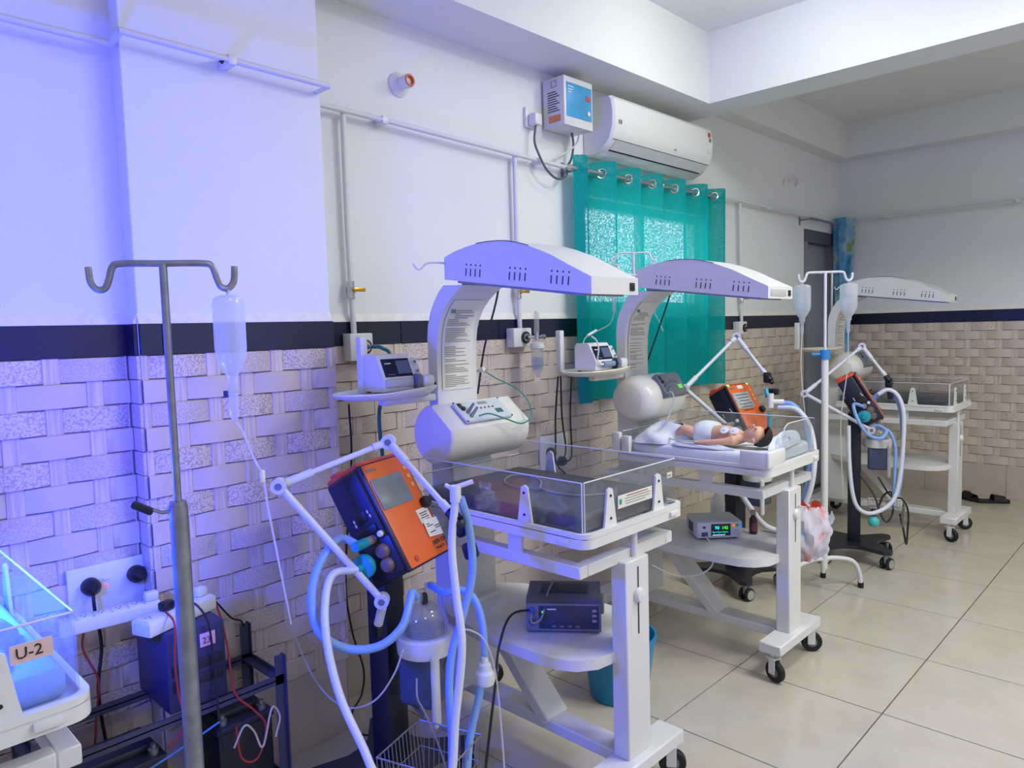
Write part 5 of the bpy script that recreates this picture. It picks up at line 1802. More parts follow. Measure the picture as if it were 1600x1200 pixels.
baby = thing('person', 'baby in a white nappy lying on its back, arms spread', 'person', (1.0, 2.97, 0.98))
BZ0 = 0.985
nodes = [
    ((0.915, 2.985, 1.022), (0.042, 0.048)),     # 0 pelvis
    ((0.985, 2.965, 1.026), (0.044, 0.050)),     # 1 belly
    ((1.045, 2.955, 1.026), (0.042, 0.050)),     # 2 chest
    ((1.083, 2.955, 1.024), (0.032, 0.044)),     # 3 shoulders
    ((1.103, 2.958, 1.024), (0.021, 0.021)),     # 4 neck
    ((1.125, 2.962, 1.032), (0.036, 0.036)),     # 5 jaw
    ((1.160, 2.968, 1.040), (0.047, 0.047)),     # 6 head
    ((1.190, 2.974, 1.038), (0.036, 0.036)),     # 7 crown
    ((1.072, 2.905, 1.014), (0.019, 0.019)),     # 8 near shoulder
    ((1.020, 2.885, 1.005), (0.016, 0.016)),     # 9 near elbow
    ((0.955, 2.872, 1.000), (0.0125, 0.0125)),   # 10 near wrist
    ((0.937, 2.869, 1.000), (0.0125, 0.009)),    # 11 near palm
    ((1.080, 3.005, 1.014), (0.019, 0.019)),     # 12 far shoulder
    ((1.085, 3.055, 1.004), (0.016, 0.016)),     # 13 far elbow
    ((1.135, 3.070, 1.004), (0.0125, 0.0125)),   # 14 far wrist
    ((1.153, 3.072, 1.006), (0.0125, 0.009)),    # 15 far palm
    ((0.885, 2.945, 1.020), (0.028, 0.028)),     # 16 near hip
    ((0.825, 2.925, 1.050), (0.024, 0.024)),     # 17 near knee
    ((0.770, 2.945, 1.005), (0.016, 0.016)),     # 18 near ankle
    ((0.760, 2.940, 1.022), (0.011, 0.014)),     # 19 near foot
    ((0.885, 3.025, 1.020), (0.028, 0.028)),     # 20 far hip
    ((0.825, 3.050, 1.045), (0.024, 0.024)),     # 21 far knee
    ((0.772, 3.020, 1.005), (0.016, 0.016)),     # 22 far ankle
    ((0.762, 3.028, 1.022), (0.011, 0.014)),     # 23 far foot
]
edges = [(0, 1), (1, 2), (2, 3), (3, 4), (4, 5), (5, 6), (6, 7), (3, 8), (8, 9), (9, 10), (10, 11), (3, 12), (12, 13), (13, 14), (14, 15), (0, 16), (16, 17), (17, 18), (18, 19), (0, 20), (20, 21), (21, 22), (22, 23)]
# fingers
def fingers(root, palm, d, side):
    d = Vector(d).normalized()
    side = Vector(side).normalized()
    for k, (o_, ln) in enumerate(((-0.0075, 0.013), (-0.0025, 0.016), (0.0025, 0.015), (0.0075, 0.012))):
        p0 = Vector(palm) + side * o_ + d * 0.008
        i = len(nodes)
        nodes.append((tuple(p0), 0.0036))
        nodes.append((tuple(p0 + d * ln * 0.6 + Z3 * 0.003), 0.0033))
        nodes.append((tuple(p0 + d * ln - Z3 * 0.001), 0.0028))
        edges.extend([(root, i), (i, i + 1), (i + 1, i + 2)])
    p0 = Vector(palm) + side * 0.010 - d * 0.002
    i = len(nodes)
    nodes.append((tuple(p0), 0.004))
    nodes.append((tuple(p0 + side * 0.007 + d * 0.007), 0.0032))
    edges.extend([(root, i), (i, i + 1)])
fingers(11, (0.937, 2.869, 1.0), (-1, -0.15, 0), (0.1, 1, 0.2))
fingers(15, (1.153, 3.072, 1.006), (1, 0.1, 0.1), (-0.1, -1, 0.2))
body = skin_mesh('body', nodes, edges, baby, SKIN)
hc = Vector((1.158, 2.966, 1.040))
# face looks up and a little towards the room
fd = Vector((0.05, -0.45, 0.9)).normalized()
fu = Vector((1, 0.15, 0.02)).normalized()
fu = (fu - fd * fu.dot(fd)).normalized()
fs = fd.cross(fu)
MB().ball(hc + fd * 0.046 - fu * 0.006, (0.006, 0.006, 0.007)).build('nose', SKIN, body)
for k in (-1, 1):
    MB().ball(hc + fd * 0.041 + fs * k * 0.016 + fu * 0.006, (0.0065, 0.004, 0.0045)).build('eyelid', mat('eyelid', '#b9806a', 0.5), body)
    MB().ball(hc + fs * k * 0.046 - fu * 0.004, (0.009, 0.006, 0.011)).build('ear', SKIN, body)
MB().ball(hc + fd * 0.041 - fu * 0.023, (0.005, 0.008, 0.0045)).build('mouth', mat('lips', '#a8584f', 0.5), body)
# hair: a cap over the back and crown of the head
V, Fc = [], []
hb = (fu * 0.72 - fd * 0.70).normalized()
hx = hb.orthogonal().normalized()
hy = hb.cross(hx)
NU, NV = 22, 7
rh = random.Random(3)
for j in range(NV + 1):
    th = (PI * 0.46) * j / NV
    for i in range(NU):
        a = 2 * PI * i / NU
        rr = 0.0515 + rh.uniform(-0.0012, 0.0015)
        cc = Vector((1.172, 2.970, 1.038))
        V.append(cc + (hb * math.cos(th) + (hx * math.cos(a) + hy * math.sin(a)) * math.sin(th)) * rr)
for j in range(NV):
    for i in range(NU):
        Fc.append([j * NU + i, j * NU + (i + 1) % NU, (j + 1) * NU + (i + 1) % NU, (j + 1) * NU + i])
MB().add(V, Fc).build('hair', mat('baby_hair', '#1c1614', 0.7), body, angle=80)
# nappy
npr = []
for x, ry, rz in ((0.962, 0.060, 0.052), (0.94, 0.066, 0.057), (0.905, 0.070, 0.058), (0.880, 0.066, 0.052), (0.862, 0.050, 0.042)):
    npr.append([Vector((x, 2.983 + ry * math.cos(2 * PI * i / 20), 1.026 + rz * math.sin(2 * PI * i / 20))) for i in range(20)])
MB().loft(npr).build('nappy', mat('nappy_white', '#dfe9ea', 0.8, bump=0.4, bscale=30), baby, angle=70)
# chest pads and leads
PAD = mat('electrode_white', '#e4e6ea', 0.6)
for x, y in ((1.035, 2.915), (1.078, 2.918)):
    p = Vector((x, y, 1.066 - 0.010))
    MB().lathe([(0.020, 0), (0.019, 0.003), (0.006, 0.004), (0.005, 0.008)], p, Vector((0, -0.75, 0.75)), 18).build('chest_pad', PAD, baby)
# sheets round the baby
def heap(name, label, c, rx, ry, rz, m, seed, cat='blanket'):
    r_ = random.Random(seed)
    ph = [r_.uniform(0, 6.3) for _ in range(8)]
    c = Vector(c)
    def fn(u, v):
        a = 2 * PI * u
        q_ = 1 - v
        rad = math.sin(q_ * PI / 2) ** 0.8
        wob = 1 + 0.12 * math.sin(3 * a + ph[0]) + 0.08 * math.sin(5 * a + ph[1] + 4 * v)
        z = math.cos(q_ * PI / 2) * rz * (1 + 0.20 * math.sin(2 * a + ph[2]) + 0.15 * math.sin(7 * a * 0.5 + 9 * v + ph[3]))
        return c + Vector((rx * rad * wob * math.cos(a), ry * rad * wob * math.sin(a), max(0.0, z)))
    o = MB().grid(fn, 40, 12).build(name, m, None, angle=80, base=c)
    return tag(o, label, cat)
heap('blanket', 'crumpled white sheet at the baby feet on middle cot', (0.70, 3.00, 0.976), 0.13, 0.17, 0.075, SHEET, 4)
heap('blanket', 'small folded white cloth under the near arm of the baby', (0.93, 2.875, 0.976), 0.15, 0.022, 0.018, SHEET, 8)
heap('blanket', 'rolled white cloth at the head end of middle cot', (1.215, 3.12, 0.976), 0.030, 0.16, 0.05, SHEET, 11)
# rounded clear headboard at the foot end of the middle cot
t = thing('clear_panel', 'small rounded clear panel standing beside the baby head', 'panel', (1.24, 3.12, 0.92))
poly = []
for y, z in ((-0.15, 0.0), (-0.15, 0.10), (-0.135, 0.135), (-0.10, 0.15), (0.10, 0.15), (0.135, 0.135), (0.15, 0.10), (0.15, 0.0)):
    poly.append((y, z))
MB().prism(poly, (1.252, 3.16, 0.934), Y3, Z3, X3 * 0.005).build('pane', ACRYLB, t)
MB().tube([Vector((1.2545, 3.16 + y, 0.934 + z)) for y, z in poly], 0.0025, 6).build('pane_edge', EDGE, t)
# raised white end posts of the middle cot's tray
for (x0, x1, y0, y1, nm) in ((1.175, 1.30, 2.812, 2.835, 'near'), ):
    MB().box((x0 - 0.02, y0, 0.925), (x1 - 0.02, y1, 0.995), 0.008, 3).box((1.262, y0, 0.925), (1.284, y0 + 0.16, 0.995), 0.008, 3).build('corner_guard', WHITEP, w2)
MB().box((0.50, 2.812, 0.925), (0.545, 2.84, 1.02), 0.006).box((0.555, 2.812, 0.925), (0.60, 2.84, 1.005), 0.006).build('side_bracket', WHITEP, w2)
t = thing('sensor_lead', 'white sensor lead curling from the middle control box to sheets', 'cable', (0.62, 2.95, 1.0))
MB().tube([(0.66, 3.03, 1.19), (0.70, 3.03, 1.20), (0.715, 3.02, 1.15), (0.70, 2.98, 1.06), (0.72, 2.93, 1.01), (0.80, 2.875, 1.0), (0.86, 2.865, 1.0), (0.92, 2.86, 1.005)], 0.0035, 6, smooth=6).build('lead', WHITEC, t)
t = thing('sensor_lead', 'green sensor lead looping round the nearest control box', 'cable', (0.65, 1.9, 1.1))
MB().tube([(0.665, 1.79, 1.215), (0.68, 1.83, 1.22), (0.69, 1.90, 1.195), (0.705, 1.97, 1.17), (0.70, 2.03, 1.19), (0.66, 2.06, 1.24), (0.60, 2.06, 1.29), (0.53, 2.02, 1.33), (0.49, 1.985, 1.365)], 0.003, 6, smooth=6).build('lead', mat('lead_green', '#2e8f78', 0.4), t)
MB().cyl((0.475, 1.98, 1.365), (0.495, 1.985, 1.37), 0.010, n=10).build('lead_clip', WHITEP, t)
t = thing('power_cable', 'black cable from the nearest hood down behind its column', 'cable', (0.5, 1.98, 1.4))
MB().tube([(0.60, 1.98, 1.70), (0.57, 1.985, 1.62), (0.50, 1.985, 1.45), (0.46, 1.98, 1.27)], 0.004, 6, smooth=6).build('cord', CABLE, t)
t = thing('power_cable', 'black cable from the middle hood down behind its column', 'cable', (0.5, 3.21, 1.4))
MB().tube([(0.585, 3.215, 1.68), (0.55, 3.22, 1.60), (0.48, 3.22, 1.43), (0.43, 3.21, 1.30)], 0.004, 6, smooth=6).build('cord', CABLE, t)
for k, (xa, ya, lb) in enumerate(((872, 588, 'leftmost of three black cables hanging below the cream tray'), (876, 588, 'middle of three black cables hanging below the cream tray'), (893, 590, 'rightmost of three black cables hanging below the cream tray'))):
    e = [(868, 700), (884, 705), (893, 712)][k]
    t = thing('power_cable', lb, 'cable', (0.1, 2.8 + 0.03 * k, 0.9), 'cables below the cream tray')
    MB().tube([at_x(xa, ya, 0.42), at_x((xa + e[0]) / 2 - 2, 650, 0.32), at_x(e[0], e[1], 0.12), (0.06, 2.90 + 0.04 * k, 0.80)], 0.0045, 6, smooth=6).build('cord', CABLE, t)

# wires and lead on the empty nearest bed
t = thing('sensor_lead', 'grey sensor lead lying in loop on the dark mattress', 'cable', (0.9, 1.8, 0.98))
MB().tube([(0.95, 1.815, 0.983), (0.88, 1.79, 0.979), (0.79, 1.80, 0.979), (0.72, 1.86, 0.979), (0.70, 1.93, 0.979), (0.78, 1.95, 0.979), (0.86, 1.90, 0.979), (0.93, 1.82, 0.979), (1.02, 1.80, 0.979), (1.10, 1.82, 0.979), (1.16, 1.90, 0.979)], 0.003, 6, smooth=6).build('lead', GREYC, t)

# ================================================================== IV STANDS
def iv_bottle(t, top, h=0.15, w=0.036, flat=0.62, yaw=0.0, liquid=None):
    """Hanging infusion bottle, upside down, with drip chamber; top = hanging point."""
    top = Vector(top)
    MB().tube([top, top + Vector((0.006, 0, -0.008)), top + Vector((0, 0, -0.016)), top + Vector((-0.006, 0, -0.008))], 0.0018, 6, closed=True).build('hanging_loop', WHITEP, t)
    o = top + Z3 * -0.016
    prof = [(w * 0.55, 0.0), (w * 0.9, -0.006), (w, -0.016), (w, -h * 0.62), (w * 0.93, -h * 0.72), (w * 0.55, -h * 0.90), (w * 0.36, -h * 0.95), (w * 0.34, -h * 1.06)]
    MB().lathe(prof, o, Z3, 22, (1.0, flat)).build('bottle', BAGM, t)
    MB().lathe([(w * 0.90, -0.05), (w * 0.90, -h * 0.62), (w * 0.83, -h * 0.72), (w * 0.46, -h * 0.90)], o, Z3, 20, (1.0, flat)).build('fluid', liquid or clear_mat('iv_fluid', (0.95, 0.97, 0.98), 0.05, 0.12, (0.88, 0.92, 0.95)), t)
    n_ = o + Z3 * (-h * 1.06)
    MB().lathe([(0.011, 0), (0.011, -0.012), (0.006, -0.016), (0.009, -0.018), (0.009, -0.062), (0.004, -0.072)], n_, Z3, 14).build('drip_chamber', DRIPM, t)
    return n_ - Z3 * 0.072


def iv_stand(label, base, h_top, h_tube, hook, cross, feet, angles, tube_r, rod_m, tube_m, legs=True, bend=True):
    t = thing('iv_stand', label, 'IV stand', base)
    bx, by, _ = base
    MB().cyl((bx, by, 0.13), (bx, by, h_tube), tube_r, n=18).build('outer_tube', tube_m, t)
    MB().cyl((bx, by, h_tube - 0.02), (bx, by, h_top), tube_r * 0.42, n=12).build('inner_rod', rod_m, t)
    MB().cyl((bx, by, h_tube), (bx, by, h_tube + 0.008), tube_r * 0.9, n=14).build('collar', tube_m, t)
    cx_ = Vector(cross).normalized()
    P0 = Vector((bx, by, h_top))
    for k in (-1, 1):
        pts = [P0, P0 + cx_ * k * hook * 0.55, P0 + cx_ * k * hook * 0.68 - Z3 * 0.006, P0 + cx_ * k * hook * 0.74 - Z3 * 0.03, P0 + cx_ * k * hook * 0.80 - Z3 * 0.046, P0 + cx_ * k * hook * 0.90 - Z3 * 0.048, P0 + cx_ * k * hook * 0.98 - Z3 * 0.034, P0 + cx_ * k * hook * 1.0 - Z3 * 0.006]
        MB().tube(pts, tube_r * 0.36, 8, smooth=5).build('hook', rod_m, t)
    for i in range(feet):
        a = angles[i] if angles else 2 * PI * i / feet + 0.5
        d = Vector((math.cos(a), math.sin(a), 0))
        MB().tube([Vector((bx, by, 0.18)), Vector((bx, by, 0.18)) + d * 0.06 + Z3 * 0.005, Vector((bx, by, 0.16)) + d * 0.17, Vector((bx, by, 0.09)) + d * 0.215, Vector((bx, by, 0.02)) + d * 0.225], 0.0125, 10, smooth=5).build('leg', tube_m, t)
        MB().cyl(Vector((bx, by, 0.0)) + d * 0.2255, Vector((bx, by, 0.03)) + d * 0.2245, 0.016, n=12).build('foot', BLACKR, t)
    return t


# near stand beside the phototherapy cot
IVB = (1.122, 0.548, 0.0)
ct = (at_d(381, 418, 1.46) - at_d(182, 410, 1.40)).normalized()
ct.z = 0
iv1 = iv_stand('dull steel IV stand in front of the pillar, one bottle hanging', IVB, 1.668, 1.20, 0.128, ct, 5, None, 0.0175, STEEL, STEEL)
MB().tube([(1.122, 0.548, 1.19), Vector((1.122, 0.548, 1.188)) - ct * 0.03, Vector((1.122, 0.548, 1.195)) - ct * 0.045], 0.004, 8).build('clamp_screw', STEEL, iv1)
kn = Vector((1.122, 0.548, 1.20)) - ct * 0.064
Rk = Matrix((ct, ct.cross(Z3) * -1, Z3)).transposed() @ Matrix.Rotation(0.5, 3, 'Y')
MB().obox(kn, (0.042, 0.012, 0.016), Rk, 0.005).build('clamp_handle', NAVY, iv1)
bt = thing('infusion_bottle', 'large clear infusion bottle hanging from the steel stand', 'infusion bottle', Vector(IVB) + ct * 0.115 + Z3 * 1.38)
end1 = iv_bottle(bt, Vector(IVB) + ct * 0.113 + Z3 * 1.622, 0.165, 0.034, 0.85)
MB().cyl(end1 + Z3 * 0.055 - ct * 0.018, end1 + Z3 * 0.055 - ct * 0.010, 0.006, n=10).build('vent_cap', mat('cap_blue', '#1d3aa8', 0.4), bt)
l0 = end1
MB().tube([l0, at_d(378, 672, 1.46), at_d(396, 715, 1.49), at_d(411, 745, 1.5), at_d(418, 790, 1.55), at_d(426, 830, 1.6), at_d(440, 900, 1.75), at_d(455, 975, 2.0)], 0.0022, 6, smooth=6).build('drip_line', TUBEM, bt)
rc = at_d(410, 744, 1.5)
MB().obox(rc, (0.010, 0.010, 0.026), None, 0.003).build('roller_clamp', WHITEP, bt)

# white stand beside the farthest ventilator
IV2 = (1.022, 4.085, 0.0)
iv2 = iv_stand('white IV stand with blue clamp beside the farthest ventilator', IV2, 1.785, 1.33, 0.145, (0.75, 0.66, 0), 4, [math.radians(x) for x in (52, 112, 176, 240)], 0.019, PIPE, WHITEM)
MB().cyl((IV2[0], IV2[1], 1.31), (IV2[0], IV2[1], 1.36), 0.026, n=16).cyl((IV2[0], IV2[1], 1.335), (IV2[0] - 0.06, IV2[1] - 0.03, 1.335), 0.010, n=10).build('clamp_collar', mat('clamp_blue', '#2f80c0', 0.4), iv2)
c2 = Vector((0.75, 0.66, 0)).normalized()
for k, lb in ((-1, 'left of the two infusion bottles on the white stand'), (1, 'right of the two infusion bottles on the white stand')):
    bt = thing('infusion_bottle', lb, 'infusion bottle', Vector(IV2) + c2 * k * 0.125 + Z3 * 1.5, 'infusion bottles on the white stand')
    e = iv_bottle(bt, Vector(IV2) + c2 * k * 0.125 + Z3 * 1.737, 0.19, 0.047, 0.7)
    MB().tube([e, e + Vector((0.0, -0.01, -0.2)), e + Vector((-0.03 * k, -0.02, -0.5)), e + Vector((-0.03 * k, 0.02, -0.9))], 0.003, 6, smooth=6).build('drip_line', TUBEM, bt)

# hook pole on the middle cot with two small bags
t = thing('bag_pole', 'thin white hook pole rising behind the middle hood', 'pole', (0.405, 3.155, 1.30))
MB().cyl((0.405, 3.155, 1.32), (0.405, 3.155, 1.895), 0.008, n=12).build('rod', PIPE, t)
MB().box((0.39, 3.14, 1.30), (0.425, 3.17, 1.34), 0.004).build('pole_clamp', WHITEM, t)
cc = Vector((0.72, 0.69, 0))
for k in (-1, 1):
    P0 = Vector((0.405, 3.155, 1.895))
    MB().tube([P0, P0 + cc * k * 0.07, P0 + cc * k * 0.085 - Z3 * 0.012, P0 + cc * k * 0.095 - Z3 * 0.035, P0 + cc * k * 0.11 - Z3 * 0.038, P0 + cc * k * 0.118 - Z3 * 0.02], 0.005, 8, smooth=4).build('hook', PIPE, t)
YEL = clear_mat('vitamin_fluid', (0.85, 0.85, 0.45), 0.05, 0.35, (0.75, 0.75, 0.3))
for k, lb, lq in ((-1, 'small bag of yellowish fluid behind the middle hood', YEL), (1, 'small bag of clear fluid behind the middle hood', None)):
    tp = Vector((0.405, 3.155, 1.858)) + cc * k * 0.103
    bt = thing('infusion_bottle', lb, 'infusion bottle', tp - Z3 * 0.3)
    e = iv_bottle(bt, tp, 0.17, 0.040, 0.5, liquid=lq)
    if k == 1:
        MB().tube([e, e + Vector((0.02, 0.02, -0.05)), e + Vector((0.04, 0.02, -0.10))], 0.0025, 6).build('drip_line', TUBEM, bt)
    else:
        MB().tube([e, e + Vector((0.0, -0.05, -0.06)), e + Vector((-0.02, -0.20, -0.11)), e + Vector((0.0, -0.27, -0.16))], 0.0025, 6, smooth=5).build('drip_line', TUBEM, bt)
        MB().cyl(e + Vector((-0.01, -0.14, -0.085)), e + Vector((-0.02, -0.20, -0.11)), 0.007, n=10).build('line_filter', WHITEP, bt)
t = thing('hook_pole', 'short white hook pole behind the farthest hood', 'pole', (0.46, 5.70, 1.5))
MB().cyl((0.46, 5.70, 1.32), (0.46, 5.70, 1.88), 0.008, n=10).build('rod', PIPE, t)
MB().tube([(0.40, 5.62, 1.875), (0.43, 5.66, 1.885), (0.46, 5.70, 1.88), (0.52, 5.76, 1.885)], 0.006, 8, smooth=4).build('hook', PIPE, t)

# ================================================================== FLOOR THINGS
q = Vector((0.83, 2.385, 0))
t = thing('bucket', 'blue plastic bucket on floor behind the nearest front post', 'bucket', q)
BKT = mat('bucket_blue', '#0b86b4', 0.3)
MB().lathe([(0.11, 0.0), (0.12, 0.004), (0.15, 0.24), (0.157, 0.242), (0.157, 0.262), (0.15, 0.262), (0.143, 0.24), (0.112, 0.01)], q, Z3, 28).build('pail', BKT, t)
MB().tube([q + Vector((0.153 * math.cos(a), 0.153 * math.sin(a) * 0.35 + 0.10 * math.sin(a), 0.262 - 0.03 * math.sin(a))) for a in [PI * i / 12 for i in range(13)]], 0.003, 6).build('handle', STEEL, t)

# waste bag hanging at the foot of the middle cot
def bag_mat():
    m = bpy.data.materials.new('waste_bag_film')
    m.use_nodes = True
    nt = m.node_tree
    b_ = nt.nodes['Principled BSDF']
    b_.inputs['Roughness'].default_value = 0.25
    tc = nt.nodes.new('ShaderNodeTexCoord')
    n = nt.nodes.new('ShaderNodeTexNoise')
    n.inputs['Scale'].default_value = 9
    n.inputs['Detail'].default_value = 4
    nt.links.new(tc.outputs['Object'], n.inputs['Vector'])
    r = nt.nodes.new('ShaderNodeValToRGB')
    e = r.color_ramp.elements
    e[0].position = 0.30
    e[0].color = (*hexc('#6f9cc4'), 1)
    e[1].position = 0.62
    e[1].color = (*hexc('#d88a86'), 1)
    for p_, c_ in ((0.38, '#c4c2d4'), (0.46, '#d6d0d8'), (0.54, '#cfc6cf')):
        x = e.new(p_)
        x.color = (*hexc(c_), 1)
    nt.links.new(n.outputs['Fac'], r.inputs['Fac'])
    nt.links.new(r.outputs['Color'], b_.inputs['Base Color'])
    return m


bc = at_d(1262, 832, 3.40)
t = thing('waste_bag', 'crumpled clear and pink waste bag hanging on middle front post', 'bag', bc - Z3 * 0.13)
rr = random.Random(5)
ph = [rr.uniform(0, 6.3) for _ in range(12)]
rings = []
for j in range(17):
    v = j / 16
    z = 0.125 - 0.255 * v
    base_r = 0.070 + 0.035 * math.sin(PI * min(1, v * 1.1)) - 0.05 * max(0, v - 0.8) * 4
    ring = []
    for i in range(32):
        a = 2 * PI * i / 32
        r_ = base_r * (1 + 0.10 * math.sin(4 * a + ph[0] + 5 * v) + 0.09 * math.sin(7 * a + ph[1] - 9 * v) + 0.06 * math.sin(11 * a + 14 * v + ph[2]))
        ring.append(bc + _R * r_ * math.cos(a) * 1.0 + Vector((-_R.y, _R.x, 0)) * r_ * math.sin(a) * 0.62 + Z3 * (z + 0.008 * math.sin(5 * a + ph[3])))
    rings.append(ring)
MB().loft(rings).build('bag_film', bag_mat(), t, angle=20)
MB().grid(lambda u, v: bc + _R * (-0.055 + 0.10 * u) + Z3 * (0.118 + 0.04 * v * (0.6 + 0.4 * math.sin(u * 9))) + Vector((-_R.y, _R.x, 0)) * (0.02 * math.sin(u * 11) - 0.02), 14, 4).build('red_mouth', mat('bag_red', '#d8553c', 0.4), t)
MB().grid(lambda u, v: bc + _R * (0.07 + 0.05 * u) + Z3 * (0.07 - 0.05 * v + 0.03 * u) + Vector((-_R.y, _R.x, 0)) * (0.015 * math.sin(u * 8 + v * 5)), 8, 6).build('bag_ear', mat('bag_clear_ear', '#c9cbd2', 0.3), t)
MB().tube([bc + Z3 * 0.12, Vector((1.285, 3.10, 0.72))], 0.003, 6).build('tie', WHITEC, t)

# slippers by the back wall
def slipper(label, p, ang):
    d = Vector((math.cos(ang), math.sin(ang), 0))
    s_ = Vector((-d.y, d.x, 0))
    t = thing('slipper', label, 'slipper', p, 'pair of black slippers')
    out = [(-0.12, 0.0), (-0.11, 0.03), (-0.05, 0.034), (0.02, 0.034), (0.08, 0.044), (0.12, 0.03), (0.13, 0.0), (0.12, -0.03), (0.08, -0.044), (0.02, -0.034), (-0.05, -0.034), (-0.11, -0.03)]
    MB().prism(out, Vector(p) + Z3 * 0.001, d, s_, Z3 * 0.024).build('sole', BLACKR, t)
    MB().grid(lambda u, v: Vector(p) + d * (0.0 + 0.09 * v) + s_ * (math.cos(PI * u) * 0.044) + Z3 * (0.022 + 0.05 * math.sin(PI * u) * (1 - 0.35 * v)), 12, 5).build('strap', mat('slipper_black', '#17171a', 0.6), t)
    return t
s1_ = slipper('black slipper lying nearer the farthest cot leg, red mark on strap', (1.10, 6.92, 0.0), -0.5)
MB().box((1.12, 6.88, 0.070), (1.15, 6.91, 0.076), 0.002).build('strap_mark', mat('slipper_red', '#8f2f38', 0.6), s1_)
slipper('black slipper lying farther out along the back wall', (1.30, 6.90, 0.0), 0.6)

# ================================================================== LEFT CORNER: PHOTOTHERAPY COT, INVERTER, RACK
BLUELIT_SHEET = mat('sheet_painted_blue_light', '#86a9d2', 0.85, noise=0.05, nscale=12, bump=0.4, bscale=18)  # blue lamp glow painted into the sheet and mattress colour
w0 = warmer(0.105, 'phototherapy cot at the left edge glowing blue, labelled U-2', dx=-0.15, mattress=BLUELIT_SHEET, bedz=-0.03)
LED = mat('added_tube_blue', '#3050ff', 0.4, emit=(0.03, 0.12, 1.0), estr=12)
for y in (0.10, 0.25):  # added unseen tubes, left bare so blue light reaches the upper wall
    tb_ = MB().cyl((0.57, y, 1.17), (0.95, y, 1.17), 0.013, n=14).build('added_blue_tube', LED, w0)
    MB().cyl((0.545, y, 1.17), (0.57, y, 1.17), 0.015, n=14).build('tube_cap', WHITEP, tb_)
    MB().cyl((0.95, y, 1.17), (0.975, y, 1.17), 0.015, n=14).build('tube_cap', WHITEP, tb_)
MB().box((0.54, 0.09, 1.185), (0.55, 0.26, 1.195)).cyl((0.545, 0.15, 1.19), (0.545, 0.15, 1.68), 0.006, n=8).build('added_lamp_bracket', STEEL, w0)
px_ = 1.305 - 0.15 - 0.028 + 0.0075
lb_ = MB().box((px_, 0.255, 0.985), (px_ + 0.001, 0.318, 1.018)).build('number_label', mat('number_paper', '#d9b9b4', 0.6), w0)
text('U-2', 'number_print', (px_ + 0.0018, 0.262, 0.993), Y3, Vector((0, 0, 1)), 0.027, DARKP, lb_)
heap('blanket', 'crumpled sheet in the phototherapy cot, blue glow put into its colour', (0.93, 0.18, 0.946), 0.14, 0.13, 0.06, BLUELIT_SHEET, 21)
t = heap('rolled_cloth', 'dark rolled cloth inside the phototherapy cot', (1.02, 0.09, 0.946), 0.05, 0.08, 0.10, mat('cloth_navy', '#27407a', 0.8), 31, 'cloth')

# angle-iron rack
RKM = mat('rack_paint', '#3a3f55', 0.5)
t = thing('battery_rack', 'dark angle-iron rack holding batteries in front of the pillar', 'rack', (0.35, 0.75, 0))
def angle_bar(p, q, w=0.03):
    p, q = Vector(p), Vector(q)
    lo = Vector((min(p.x, q.x), min(p.y, q.y), min(p.z, q.z)))
    hi = Vector((max(p.x, q.x), max(p.y, q.y), max(p.z, q.z)))
    d = hi - lo
    mb = MB()
    if d.z > 0.1:
        mb.box(lo - Vector((w / 2, 0.002, 0)), hi + Vector((w / 2, 0.002, 0))).box(lo - Vector((0.002, w, 0)), hi + Vector((0.002, 0.002, 0)))
    elif d.y > d.x:
        mb.box(lo - Vector((0.002, 0, w / 2)), hi + Vector((0.002, 0, w / 2))).box(lo - Vector((w, 0, 0.002)), hi + Vector((0.002, 0, 0.002)))
    else:
        mb.box(lo - Vector((0, 0.002, w / 2)), hi + Vector((0, 0.002, w / 2))).box(lo - Vector((0, w, 0.002)), hi + Vector((0, 0.002, 0.002)))
    return mb
RX0, RX1, RYA, RYB = 0.245, 0.475, 0.43, 1.085
for x in (RX0, RX1):
    for y in (RYA, RYB):
        angle_bar((x, y, 0), (x, y, 0.52 if x == RX1 else 0.56)).build('post', RKM, t)
for z in (0.10, 0.44):
    for x in (RX0, RX1):
        angle_bar((x, RYA, z), (x, RYB, z)).build('rail', RKM, t)
    for y in (RYA, RYB):
        angle_bar((RX0, y, z), (RX1, y, z)).build('rail', RKM, t)
for k, (ya, yb, lb) in enumerate(((0.87, 1.045, 'right black battery in the rack, beside the rack post'), (0.47, 0.72, 'left black battery in the rack, below the inverter'))):
    t = thing('battery', lb, 'battery', ((RX0 + RX1) / 2, (ya + yb) / 2, 0.118), 'batteries in the rack')
    MB().box((RX0 + 0.012, ya, 0.104), (RX1 - 0.012, yb, 0.33), 0.008).build('case', mat('battery_black', '#14161f', 0.4), t)
    MB().box((RX0 + 0.008, ya - 0.004, 0.33), (RX1 - 0.008, yb + 0.004, 0.352), 0.005).build('lid', mat('battery_lid', '#1d2030', 0.4), t)
    MB().box((RX0 + 0.05, ya + 0.03, 0.352), (RX1 - 0.06, yb - 0.03, 0.372), 0.005).build('vent_cover', mat('battery_vent', '#2b2e3c', 0.4), t)
    for y in (ya + 0.025, yb - 0.025):
        MB().lathe([(0.014, 0), (0.014, 0.016), (0.008, 0.018), (0.008, 0.03)], (RX1 - 0.035, y, 0.352), Z3, 12).build('terminal', STEEL, t)
t = thing('inverter', 'tall dark inverter box with pink display, on the rack', 'inverter', (0.36, 0.79, 0.456))
IX0, IX1, IY0, IY1, IZ0, IZ1 = 0.235, 0.472, 0.735, 0.905, 0.457, 0.69
MB().box((IX0, IY0, IZ0), (IX1, IY1, IZ1), 0.006).build('case', mat('inverter_navy', '#232a52', 0.4), t)
for z in (0.52, 0.565):
    MB().box((IX1, IY0 + 0.012, z), (IX1 + 0.003, IY1 - 0.012, z + 0.03), 0.001).build('front_ridge', mat('inverter_ridge', '#10142c', 0.4), t)
